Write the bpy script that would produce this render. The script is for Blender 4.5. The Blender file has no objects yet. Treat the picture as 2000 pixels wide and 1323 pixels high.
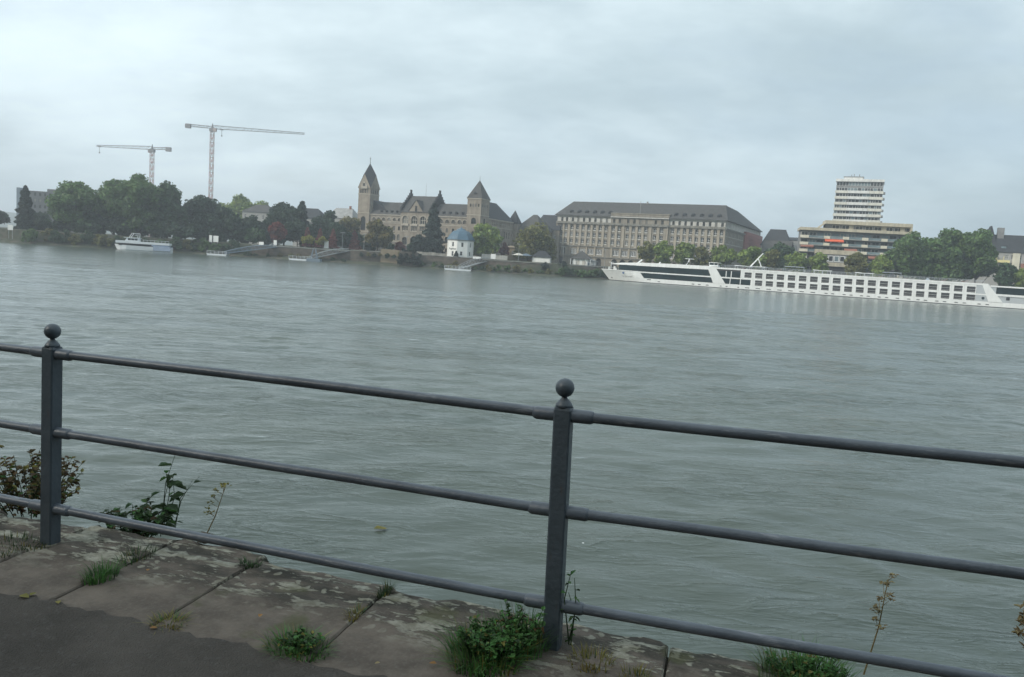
import bpy, math, random
import numpy as np
from mathutils import Matrix, Vector

# ------------------------------------------------------------------ camera, sky, sun, exposure
R = math.radians
scene = bpy.context.scene
col = scene.collection
EYE = 5.4                 # eye height above the river; the promenade is 1.58 m below the eye
PAVE = 3.82
cam_data = bpy.data.cameras.new('camera')
cam_data.sensor_width = 36.0
cam_data.lens = 36.0 * 1555.0 / 2000.0
cam_data.clip_start = 0.1
cam_data.clip_end = 20000.0
cam = bpy.data.objects.new('camera', cam_data)
col.objects.link(cam)
cam.matrix_world = (Matrix.Translation((0, 0, EYE)) @ Matrix.Rotation(R(90 - 5.63), 4, 'X') @ Matrix.Rotation(R(3.65), 4, 'Z'))
scene.camera = cam

SUN_DIR = Vector((-0.80, -0.38, 0.52)).normalized()       # towards the sun: behind and to the left
world = bpy.data.worlds.new('World')
scene.world = world
world.use_nodes = True
SKY_STRENGTH = 0.15
CLOUD_GAIN = 1.57
def build_world():
    nt = world.node_tree
    nt.nodes.clear()
    N = nt.nodes.new; Lk = nt.links.new
    def math_(op, a, b=None, clamp=False):
        n = N('ShaderNodeMath'); n.operation = op; n.use_clamp = clamp
        for i, v in enumerate((a, b)):
            if v is None: continue
            if isinstance(v, (int, float)): n.inputs[i].default_value = v
            else: Lk(v, n.inputs[i])
        return n.outputs[0]
    out = N('ShaderNodeOutputWorld')
    sky = N('ShaderNodeTexSky'); sky.sky_type = 'NISHITA'; sky.sun_disc = False
    sky.sun_elevation = math.asin(SUN_DIR.z)
    sky.sun_rotation = math.atan2(SUN_DIR.x, SUN_DIR.y) % (2 * math.pi)
    sky.dust_density = 2.5; sky.air_density = 1.0
    bg_sky = N('ShaderNodeBackground'); bg_sky.inputs['Strength'].default_value = SKY_STRENGTH
    Lk(sky.outputs[0], bg_sky.inputs['Color'])
    tc = N('ShaderNodeTexCoord')
    nrm = N('ShaderNodeVectorMath'); nrm.operation = 'NORMALIZE'; Lk(tc.outputs['Generated'], nrm.inputs[0])
    sep = N('ShaderNodeSeparateXYZ'); Lk(nrm.outputs[0], sep.inputs[0])
    zz = math_('ADD', math_('MAXIMUM', sep.outputs[2], 0.0), 0.30)
    comb = N('ShaderNodeCombineXYZ')
    Lk(math_('DIVIDE', sep.outputs[0], zz), comb.inputs[0]); Lk(math_('DIVIDE', sep.outputs[1], zz), comb.inputs[1])
    def noise(scale, detail, rough, off, dist=0.0):
        mp = N('ShaderNodeMapping'); mp.inputs['Location'].default_value = off; mp.inputs['Scale'].default_value = (1.0, 1.35, 1.0)
        Lk(comb.outputs[0], mp.inputs[0])
        n = N('ShaderNodeTexNoise'); n.inputs['Scale'].default_value = scale; n.inputs['Detail'].default_value = detail
        n.inputs['Roughness'].default_value = rough; n.inputs['Distortion'].default_value = dist
        Lk(mp.outputs[0], n.inputs['Vector'])
        return n.outputs[0]
    def ramp(v, a, b, lo=0.0, hi=1.0):
        n = N('ShaderNodeMapRange'); n.interpolation_type = 'SMOOTHSTEP'
        n.inputs[1].default_value = a; n.inputs[2].default_value = b; n.inputs[3].default_value = lo; n.inputs[4].default_value = hi
        Lk(v, n.inputs[0]); return n.outputs[0]
    cover = ramp(noise(1.1, 5, 0.52, (3.1, 1.7, 0), 0.1), 0.34, 0.56, 0.66, 1.0)
    body = ramp(noise(1.3, 5, 0.50, (7.4, -2.2, 0), 0.1), 0.32, 0.68, 0.90, 1.08)
    fine = ramp(noise(4.0, 6, 0.58, (1.0, 5.0, 0), 0.2), 0.3, 0.7, 0.96, 1.04)
    dot = N('ShaderNodeVectorMath'); dot.operation = 'DOT_PRODUCT'; Lk(nrm.outputs[0], dot.inputs[0]); dot.inputs[1].default_value = SUN_DIR
    glow = ramp(dot.outputs['Value'], -0.75, 0.95, 0.90, 1.26)      # veil of cloud is brighter round the hidden sun
    lum = math_('MULTIPLY', math_('MULTIPLY', body, fine), glow)
    colr = N('ShaderNodeMixRGB')                                     # thin cloud is bluish, bright cloud is near white
    Lk(ramp(lum, 0.7, 1.15), colr.inputs[0])
    colr.inputs[1].default_value = (0.365, 0.470, 0.525, 1); colr.inputs[2].default_value = (0.485, 0.570, 0.605, 1)
    bg_c = N('ShaderNodeBackground'); Lk(colr.outputs[0], bg_c.inputs['Color'])
    Lk(math_('MULTIPLY', lum, CLOUD_GAIN), bg_c.inputs['Strength'])
    mix = N('ShaderNodeMixShader'); Lk(cover, mix.inputs[0]); Lk(bg_sky.outputs[0], mix.inputs[1]); Lk(bg_c.outputs[0], mix.inputs[2])
    Lk(mix.outputs[0], out.inputs['Surface'])
build_world()

sun_data = bpy.data.lights.new('sun', 'SUN')
sun_data.energy = 2.8
sun_data.angle = R(9)
sun_data.color = (1.0, 0.93, 0.82)
sun = bpy.data.objects.new('sun', sun_data)
col.objects.link(sun)
sun.rotation_euler = SUN_DIR.to_track_quat('Z', 'Y').to_euler()
sun.location = (-60, -30, 120)

vs = scene.view_settings
vs.view_transform = 'Standard'; vs.look = 'None'; vs.exposure = 0.1; vs.gamma = 1.0
scene.cycles.use_denoising = True
scene.cycles.max_bounces = 6
scene.cycles.diffuse_bounces = 3
scene.cycles.glossy_bounces = 3
scene.cycles.transmission_bounces = 2
scene.cycles.volume_bounces = 0
scene.cycles.transparent_max_bounces = 8
scene.cycles.caustics_reflective = False
scene.cycles.caustics_refractive = False

ORD = ['first', 'second', 'third', 'fourth', 'fifth', 'sixth', 'seventh', 'eighth', 'ninth', 'tenth', 'eleventh', 'twelfth', 'thirteenth', 'fourteenth', 'fifteenth', 'sixteenth', 'seventeenth', 'eighteenth', 'nineteenth', 'twentieth', 'twenty-first', 'twenty-second', 'twenty-third']
# ------------------------------------------------------------------ materials
MATS = {}
def mat(name, color, rough=0.7, var=0.15, scale=1.0, color2=None, bump=0.0, bscale=8.0, metallic=0.0, island=0.0, spec=0.5, stretch=(1, 1, 1), streak=0.0):
    m = bpy.data.materials.new(name); m.use_nodes = True
    nt = m.node_tree; N = nt.nodes.new; L = nt.links.new
    b = nt.nodes['Principled BSDF']
    b.inputs['Roughness'].default_value = rough; b.inputs['Metallic'].default_value = metallic
    b.inputs['Specular IOR Level'].default_value = spec
    tc = N('ShaderNodeTexCoord'); mp = N('ShaderNodeMapping'); mp.inputs['Scale'].default_value = stretch
    L(tc.outputs['Object'], mp.inputs[0])
    n = N('ShaderNodeTexNoise'); n.inputs['Scale'].default_value = scale; n.inputs['Detail'].default_value = 5; n.inputs['Roughness'].default_value = 0.6
    L(mp.outputs[0], n.inputs['Vector'])
    c2 = color2 or tuple(c * (1 - 1.6 * var) for c in color)
    c1 = tuple(min(1, c * (1 + var)) for c in color)
    rp = N('ShaderNodeMapRange'); rp.inputs[1].default_value = 0.3; rp.inputs[2].default_value = 0.7; L(n.outputs[0], rp.inputs[0])
    mx = N('ShaderNodeMixRGB'); mx.inputs[1].default_value = (*c2, 1); mx.inputs[2].default_value = (*c1, 1); L(rp.outputs[0], mx.inputs[0])
    cout = mx.outputs[0]
    if streak:                                           # rain streaks: noise drawn out along the vertical
        mp2 = N('ShaderNodeMapping'); mp2.inputs['Scale'].default_value = (0.9, 0.9, 0.08); L(tc.outputs['Object'], mp2.inputs[0])
        n2 = N('ShaderNodeTexNoise'); n2.inputs['Scale'].default_value = 1.2; n2.inputs['Detail'].default_value = 6; L(mp2.outputs[0], n2.inputs['Vector'])
        r2 = N('ShaderNodeMapRange'); r2.inputs[1].default_value = 0.35; r2.inputs[2].default_value = 0.65; r2.inputs[3].default_value = 1 - streak; r2.inputs[4].default_value = 1.0
        L(n2.outputs[0], r2.inputs[0])
        ml = N('ShaderNodeMixRGB'); ml.blend_type = 'MULTIPLY'; ml.inputs[0].default_value = 1; L(cout, ml.inputs[1]); L(r2.outputs[0], ml.inputs[2]); cout = ml.outputs[0]
    if island:
        g = N('ShaderNodeNewGeometry'); hs = N('ShaderNodeHueSaturation')
        r = N('ShaderNodeMapRange'); r.inputs[3].default_value = 1 - island; r.inputs[4].default_value = 1 + island; L(g.outputs['Random Per Island'], r.inputs[0])
        r3 = N('ShaderNodeMapRange'); r3.inputs[3].default_value = 0.5 - island * 0.05; r3.inputs[4].default_value = 0.5 + island * 0.05; L(g.outputs['Random Per Island'], r3.inputs[0])
        L(r.outputs[0], hs.inputs['Value']); L(r3.outputs[0], hs.inputs['Hue']); L(cout, hs.inputs['Color']); cout = hs.outputs[0]
    L(cout, b.inputs['Base Color'])
    if bump:
        nb = N('ShaderNodeTexNoise'); nb.inputs['Scale'].default_value = bscale; nb.inputs['Detail'].default_value = 6; L(mp.outputs[0], nb.inputs['Vector'])
        bp = N('ShaderNodeBump'); bp.inputs['Strength'].default_value = bump; bp.inputs['Distance'].default_value = 0.02; L(nb.outputs[0], bp.inputs['Height']); L(bp.outputs[0], b.inputs['Normal'])
    MATS[name] = m
    return m

def leaf_mat(name, color, color2, scale=0.25, island=0.3):
    m = mat(name, color, rough=0.6, var=0.1, scale=scale, color2=color2, island=island, spec=0.25)
    nt = m.node_tree; b = nt.nodes['Principled BSDF']; out = nt.nodes['Material Output']
    tr = nt.nodes.new('ShaderNodeBsdfTranslucent'); mx = nt.nodes.new('ShaderNodeMixShader'); mx.inputs[0].default_value = 0.3
    src = b.inputs['Base Color'].links[0].from_socket
    nt.links.new(src, tr.inputs['Color']); nt.links.new(b.outputs[0], mx.inputs[1]); nt.links.new(tr.outputs[0], mx.inputs[2]); nt.links.new(mx.outputs[0], out.inputs['Surface'])
    return m

mat('castle_stone', (0.285, 0.247, 0.198), 0.9, 0.16, 0.5, streak=0.25)
mat('castle_trim', (0.37, 0.335, 0.28), 0.9, 0.12, 0.8)
mat('slate', (0.080, 0.078, 0.075), 0.8, 0.14, 0.7, streak=0.15, spec=0.2)
mat('slate_dark', (0.042, 0.045, 0.050), 0.8, 0.14, 0.7, spec=0.2)
mat('block_stone', (0.275, 0.245, 0.198), 0.9, 0.12, 0.4, streak=0.3)
mat('block_pilaster', (0.38, 0.335, 0.265), 0.9, 0.12, 0.6, streak=0.25)
mat('attic_render', (0.50, 0.49, 0.45), 0.85, 0.1, 0.6, streak=0.2)
mat('cornice_stone', (0.22, 0.21, 0.18), 0.9, 0.2, 0.6, streak=0.3)
mat('red_sheeting', (0.27, 0.095, 0.085), 0.8, 0.2, 0.25, stretch=(0.4, 0.4, 3))
mat('beige_concrete', (0.50, 0.45, 0.34), 0.85, 0.1, 0.5, streak=0.25)
mat('cream_paint', (0.66, 0.62, 0.50), 0.8, 0.08, 0.5, streak=0.15)
mat('tower_white', (0.72, 0.72, 0.69), 0.7, 0.06, 0.5, streak=0.2)
mat('tower_cream', (0.66, 0.645, 0.57), 0.75, 0.06, 0.5, streak=0.2)
mat('glass_curtain', (0.20, 0.20, 0.185), 0.4, 0.3, 0.8, spec=0.25)
mat('tower_grey', (0.20, 0.20, 0.20), 0.8, 0.2, 0.6)
mat('grey_concrete', (0.32, 0.32, 0.31), 0.9, 0.15, 0.5, streak=0.2)
mat('white_paint', (0.80, 0.81, 0.80), 0.35, 0.03, 0.4, streak=0.08)
mat('ship_white', (0.82, 0.83, 0.82), 0.3, 0.03, 0.15, streak=0.1)
mat('ship_grey', (0.45, 0.48, 0.50), 0.4, 0.05, 0.4)
mat('ship_keel', (0.03, 0.035, 0.04), 0.5, 0.2, 0.5)
mat('ship_glass', (0.010, 0.024, 0.027), 0.15, 0.35, 0.35, spec=0.16)
mat('glass', (0.022, 0.026, 0.028), 0.25, 0.4, 0.6, spec=0.22)
mat('slab_grey', (0.11, 0.115, 0.12), 0.9, 0.15, 0.5)
mat('glass_pale', (0.17, 0.23, 0.25), 0.2, 0.3, 0.3, spec=0.5)
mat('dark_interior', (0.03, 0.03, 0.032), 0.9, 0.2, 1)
mat('white_render', (0.80, 0.80, 0.77), 0.8, 0.04, 0.6, streak=0.1)
mat('blue_roof', (0.062, 0.128, 0.185), 0.45, 0.14, 0.8, streak=0.15)
mat('lettering_dark', (0.04, 0.05, 0.05), 0.7, 0.1, 1)
mat('logo_blue', (0.06, 0.13, 0.28), 0.5, 0.1, 1)
mat('orange_awning', (0.85, 0.15, 0.06), 0.7, 0.08, 0.6)
mat('brown_awning', (0.32, 0.13, 0.09), 0.8, 0.1, 0.6)
mat('crane_red', (0.40, 0.20, 0.18), 0.6, 0.15, 0.5)
mat('crane_white', (0.42, 0.36, 0.35), 0.6, 0.1, 0.5)
mat('crane_grey', (0.26, 0.26, 0.27), 0.6, 0.1, 0.5)
mat('wall_brown', (0.125, 0.104, 0.082), 0.95, 0.3, 0.35, color2=(0.07, 0.06, 0.05), bump=0.6, bscale=2.5, stretch=(1, 1, 2.2))
mat('wall_tan', (0.25, 0.205, 0.145), 0.95, 0.2, 0.4, color2=(0.22, 0.17, 0.11), bump=0.6, bscale=2.5, stretch=(1, 1, 2.2))
mat('wall_grey', (0.32, 0.31, 0.28), 0.95, 0.2, 0.4, streak=0.3)
mat('bark', (0.075, 0.06, 0.048), 0.95, 0.25, 2.0)
mat('boat_white', (0.72, 0.75, 0.78), 0.4, 0.05, 0.5)
mat('boat_blue', (0.33, 0.40, 0.52), 0.5, 0.08, 0.5)
mat('steel_blue', (0.16, 0.21, 0.26), 0.6, 0.15, 0.5)
mat('steel_grey', (0.28, 0.30, 0.31), 0.6, 0.12, 0.5)
mat('garden_white', (0.55, 0.53, 0.48), 0.9, 0.12, 0.7)
mat('house_render', (0.34, 0.335, 0.32), 0.9, 0.08, 0.5)
mat('yellow_paint', (0.72, 0.64, 0.32), 0.8, 0.06, 0.5)
mat('brick_red', (0.26, 0.12, 0.09), 0.9, 0.2, 0.6)
leaf_mat('leaf_dark', (0.043, 0.073, 0.037), (0.022, 0.041, 0.027))
leaf_mat('leaf_deep', (0.068, 0.115, 0.049), (0.033, 0.063, 0.033))
leaf_mat('leaf_mid', (0.118, 0.192, 0.060), (0.058, 0.101, 0.036))
leaf_mat('leaf_olive', (0.180, 0.187, 0.053), (0.098, 0.090, 0.031))
leaf_mat('leaf_plane', (0.220, 0.280, 0.062), (0.104, 0.150, 0.041))
leaf_mat('leaf_bright', (0.254, 0.309, 0.070), (0.095, 0.155, 0.050))
leaf_mat('leaf_yellow', (0.300, 0.276, 0.054), (0.144, 0.156, 0.042))
leaf_mat('leaf_red', (0.214, 0.062, 0.052), (0.090, 0.034, 0.032))
leaf_mat('leaf_autumn', (0.216, 0.173, 0.058), (0.079, 0.084, 0.035))
leaf_mat('leaf_spruce', (0.034, 0.055, 0.041), (0.017, 0.029, 0.024))
leaf_mat('weed_green', (0.095, 0.218, 0.057), (0.048, 0.104, 0.034), scale=6)
leaf_mat('weed_dark', (0.060, 0.102, 0.044), (0.029, 0.048, 0.024), scale=6)
leaf_mat('weed_rust', (0.115, 0.055, 0.024), (0.050, 0.050, 0.020), scale=6)
leaf_mat('weed_yellow', (0.260, 0.210, 0.060), (0.100, 0.110, 0.030), scale=6)
leaf_mat('straw', (0.300, 0.240, 0.130), (0.180, 0.140, 0.070), scale=6)
leaf_mat('fallen_leaf', (0.330, 0.170, 0.060), (0.200, 0.110, 0.040), scale=9)

# ------------------------------------------------------------------ mesh helpers
class MB:
    def __init__(self): self.v = []; self.f = []; self.m = []
    def quad(self, a, b, c, d, m=0):
        i = len(self.v); self.v += [a, b, c, d]; self.f.append((i, i + 1, i + 2, i + 3)); self.m.append(m)
    def poly(self, pts, m=0):
        i = len(self.v); self.v += list(pts); self.f.append(tuple(range(i, i + len(pts)))); self.m.append(m)
    def box(self, x0, y0, z0, x1, y1, z1, m=0):
        i = len(self.v)
        self.v += [(x0, y0, z0), (x1, y0, z0), (x1, y1, z0), (x0, y1, z0), (x0, y0, z1), (x1, y0, z1), (x1, y1, z1), (x0, y1, z1)]
        for f in ((3, 2, 1, 0), (4, 5, 6, 7), (0, 1, 5, 4), (1, 2, 6, 5), (2, 3, 7, 6), (3, 0, 4, 7)):
            self.f.append(tuple(i + k for k in f)); self.m.append(m)
        return self
    def prism(self, pts, y0, y1, m=0):
        """outline pts (x, z) counter-clockwise seen from -y, drawn from y0 (front) to y1"""
        n = len(pts); i = len(self.v)
        self.v += [(x, y0, z) for x, z in pts] + [(x, y1, z) for x, z in pts]
        self.f.append(tuple(i + k for k in range(n))); self.f.append(tuple(i + n + k for k in reversed(range(n))))
        for k in range(n):
            j = (k + 1) % n; self.f.append((i + k, i + n + k, i + n + j, i + j))
        self.m += [m] * (n + 2)
        return self
    def tube(self, pts, rad, seg=6, m=0, caps=True):
        pts = [Vector(p) for p in pts]; n = len(pts)
        rad = rad if isinstance(rad, (list, tuple)) else [rad] * n
        base = len(self.v)
        for k, p in enumerate(pts):
            d = (pts[min(k + 1, n - 1)] - pts[max(k - 1, 0)]).normalized()
            a = Vector((0, 0, 1)) if abs(d.z) < 0.9 else Vector((1, 0, 0))
            u = d.cross(a).normalized(); w = d.cross(u).normalized()
            for s in range(seg):
                t = 2 * math.pi * s / seg
                q = p + (u * math.cos(t) + w * math.sin(t)) * rad[k]; self.v.append(tuple(q))
        for k in range(n - 1):
            for s in range(seg):
                a = base + k * seg + s; b = base + k * seg + (s + 1) % seg
                self.f.append((a, a + seg, b + seg, b)); self.m.append(m)
        if caps:
            self.f.append(tuple(base + s for s in range(seg))); self.f.append(tuple(base + (n - 1) * seg + s for s in reversed(range(seg)))); self.m += [m, m]
        return self
    def lathe(self, prof, seg, c=(0, 0, 0), m=0, rot=0.0):
        base = len(self.v)
        for r, z in prof:
            for s in range(seg):
                t = 2 * math.pi * s / seg + rot
                self.v.append((c[0] + r * math.cos(t), c[1] + r * math.sin(t), c[2] + z))
        for k in range(len(prof) - 1):
            for s in range(seg):
                a = base + k * seg + s; b = base + k * seg + (s + 1) % seg
                self.f.append((a, b, b + seg, a + seg)); self.m.append(m)
        self.f.append(tuple(base + s for s in reversed(range(seg)))); self.m.append(m)
        e = base + (len(prof) - 1) * seg
        self.f.append(tuple(e + s for s in range(seg))); self.m.append(m)
        return self
    def build(self, name, mats, parent=None, smooth=False, loc=None, rotz=0.0):
        me = bpy.data.meshes.new(name); me.from_pydata([tuple(p) for p in self.v], [], self.f)
        names = mats if isinstance(mats, (list, tuple)) else [mats]
        for n in names: me.materials.append(MATS[n])
        if len(names) > 1: me.polygons.foreach_set('material_index', self.m)
        if smooth: me.polygons.foreach_set('use_smooth', [True] * len(me.polygons))
        me.update()
        return place(name, me, parent, loc, rotz)

def place(name, me, parent=None, loc=None, rotz=0.0):
    o = bpy.data.objects.new(name, me); col.objects.link(o)
    if parent is not None: o.parent = parent
    if loc is not None: o.location = loc
    if rotz: o.rotation_euler = (0, 0, rotz)
    return o

def tag(o, label, cat, group=None):
    o['label'] = label; o['category'] = cat
    if group: o['group'] = group
    return o
def thing(name, label, cat, loc=(0, 0, 0), rotz=0.0, group=None):
    o = bpy.data.objects.new(name, None); col.objects.link(o); o.empty_display_size = 0.5
    o.location = loc; o.rotation_euler = (0, 0, rotz)
    return tag(o, label, cat, group)
def struct(o): o['kind'] = 'structure'; return o

def facade(mb, o, u, length, z0, z1, ops, dep=0.3, m=0, mrev=None):
    """wall sheet from o along u (outward normal is u turned right) with real openings and reveals.
    ops: (xc, width, zbottom, ztop, arched)"""
    mrev = m if mrev is None else mrev
    ux, uy = u; nx, ny = uy, -ux
    P = lambda a, z, d=0.0: (o[0] + ux * a - nx * d, o[1] + uy * a - ny * d, z)
    xs = sorted(set([0.0, length] + [round(v, 4) for q in ops for v in (q[0] - q[1] / 2, q[0] + q[1] / 2)]))
    zs = sorted(set([z0, z1] + [round(v, 4) for q in ops for v in (q[2], q[3])]))
    rects = [(q[0] - q[1] / 2, q[0] + q[1] / 2, q[2], q[3]) for q in ops]
    for i in range(len(xs) - 1):
        a, b = xs[i], xs[i + 1]
        if b - a < 1e-4: continue
        xm = (a + b) / 2
        hit = sorted([(r[2], r[3]) for r in rects if r[0] < xm < r[1]])
        z = z0
        for lo, hi in hit + [(z1, z1)]:
            if lo > z + 1e-4: mb.quad(P(a, z), P(b, z), P(b, lo), P(a, lo), m)
            z = max(z, hi)
    for (xc, w, lo, hi, arch) in ops:
        a, b = xc - w / 2, xc + w / 2
        mb.quad(P(a, lo), P(a, lo, dep), P(b, lo, dep), P(b, lo), mrev)
        if not arch:
            mb.quad(P(a, hi), P(b, hi), P(b, hi, dep), P(a, hi, dep), mrev)
            mb.quad(P(a, lo), P(a, hi), P(a, hi, dep), P(a, lo, dep), mrev)
            mb.quad(P(b, lo), P(b, lo, dep), P(b, hi, dep), P(b, hi), mrev)
        else:
            r = w / 2; sp = hi - r; n = 8
            arc = [(xc - r * math.cos(math.pi * k / n), sp + r * math.sin(math.pi * k / n)) for k in range(n + 1)]
            for k in range(n):
                (xa, za), (xb, zb) = arc[k], arc[k + 1]
                mb.quad(P(xa, za), P(xb, zb), P(xb, hi), P(xa, hi), m)
                mb.quad(P(xa, za), P(xb, zb), P(xb, zb, dep), P(xa, za, dep), mrev)
            mb.quad(P(a, lo), P(a, sp), P(a, sp, dep), P(a, lo, dep), mrev)
            mb.quad(P(b, lo), P(b, lo, dep), P(b, sp, dep), P(b, sp), mrev)

WIN = {}
def window_mesh(w, h, cols=2, rows=2, frame='white_paint', pane='glass', bar=0.09, sill=0.0, dep=0.22):
    key = (round(w, 2), round(h, 2), cols, rows, frame, pane, bar, sill, dep)
    if key in WIN: return WIN[key]
    mb = MB()
    mb.quad((-w / 2, dep, 0), (w / 2, dep, 0), (w / 2, dep, h), (-w / 2, dep, h), 1)
    for i in range(cols + 1):
        x = -w / 2 + w * i / cols; x = min(max(x, -w / 2 + bar / 2), w / 2 - bar / 2)
        mb.box(x - bar / 2, dep - 0.07, 0.0, x + bar / 2, dep - 0.004, h, 0)
    for k in range(rows + 1):
        z = h * k / rows; z = min(max(z, bar / 2), h - bar / 2)
        mb.box(-w / 2, dep - 0.06, z - bar / 2, w / 2, dep - 0.006, z + bar / 2, 0)
    if sill: mb.box(-w / 2 - 0.08, -0.16, -0.05, w / 2 + 0.08, -0.003, sill, 2)
    me = bpy.data.meshes.new('window'); me.from_pydata(mb.v, [], mb.f)
    for n in (frame, pane, 'attic_render'): me.materials.append(MATS[n])
    me.polygons.foreach_set('material_index', mb.m)
    WIN[key] = me
    return me
CURT = random.Random(44)
def windows(parent, o, u, ops, name='window', **kw):
    ux, uy = u; pane = kw.get('pane', 'glass')
    for (xc, w, lo, hi, arch) in ops:
        kw['pane'] = 'glass_curtain' if CURT.random() < 0.2 else pane
        place(name, window_mesh(w, hi - lo, **kw), parent, (o[0] + ux * xc, o[1] + uy * xc, lo), math.atan2(uy, ux))

def gable_roof(mb, x0, x1, y0, y1, ze, zr, over=0.4, m=0):
    """ridge along x"""
    ym = (y0 + y1) / 2; y0 -= over; y1 += over
    mb.quad((x0, y0, ze), (x1, y0, ze), (x1, ym, zr), (x0, ym, zr), m); mb.quad((x1, y1, ze), (x0, y1, ze), (x0, ym, zr), (x1, ym, zr), m)
    mb.poly([(x0, y1, ze), (x0, y0, ze), (x0, ym, zr)], m); mb.poly([(x1, y0, ze), (x1, y1, ze), (x1, ym, zr)], m)
    mb.quad((x0, y0, ze), (x0, y1, ze), (x1, y1, ze), (x1, y0, ze), m)
def hip_roof(mb, x0, x1, y0, y1, ze, zr, rx0, rx1, ry=None, over=0.5, m=0):
    ry = (y0 + y1) / 2 if ry is None else ry
    x0 -= over; x1 += over; y0 -= over; y1 += over
    A, B, C, D = (x0, y0, ze), (x1, y0, ze), (x1, y1, ze), (x0, y1, ze); P, Q = (rx0, ry, zr), (rx1, ry, zr)
    mb.quad(A, B, Q, P, m); mb.poly([B, C, Q], m); mb.quad(C, D, P, Q, m); mb.poly([D, A, P], m); mb.quad(A, D, C, B, m)
def pyramid(mb, x0, x1, y0, y1, ze, zr, over=0.35, m=0):
    hip_roof(mb, x0, x1, y0, y1, ze, zr, (x0 + x1) / 2, (x0 + x1) / 2, None, over, m)

def quads_object(name, V, mats, parent=None, midx=None):
    """V: (n, 4, 3) array of loose faces"""
    n = len(V); me = bpy.data.meshes.new(name)
    me.vertices.add(4 * n); me.vertices.foreach_set('co', V.reshape(-1).astype(np.float32))
    me.loops.add(4 * n); me.loops.foreach_set('vertex_index', np.arange(4 * n, dtype=np.int32))
    me.polygons.add(n); me.polygons.foreach_set('loop_start', np.arange(0, 4 * n, 4, dtype=np.int32))
    me.update(calc_edges=True)
    names = mats if isinstance(mats, (list, tuple)) else [mats]
    for k in names: me.materials.append(MATS[k])
    if midx is not None: me.polygons.foreach_set('material_index', midx.astype(np.int32))
    return place(name, me, parent)

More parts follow.
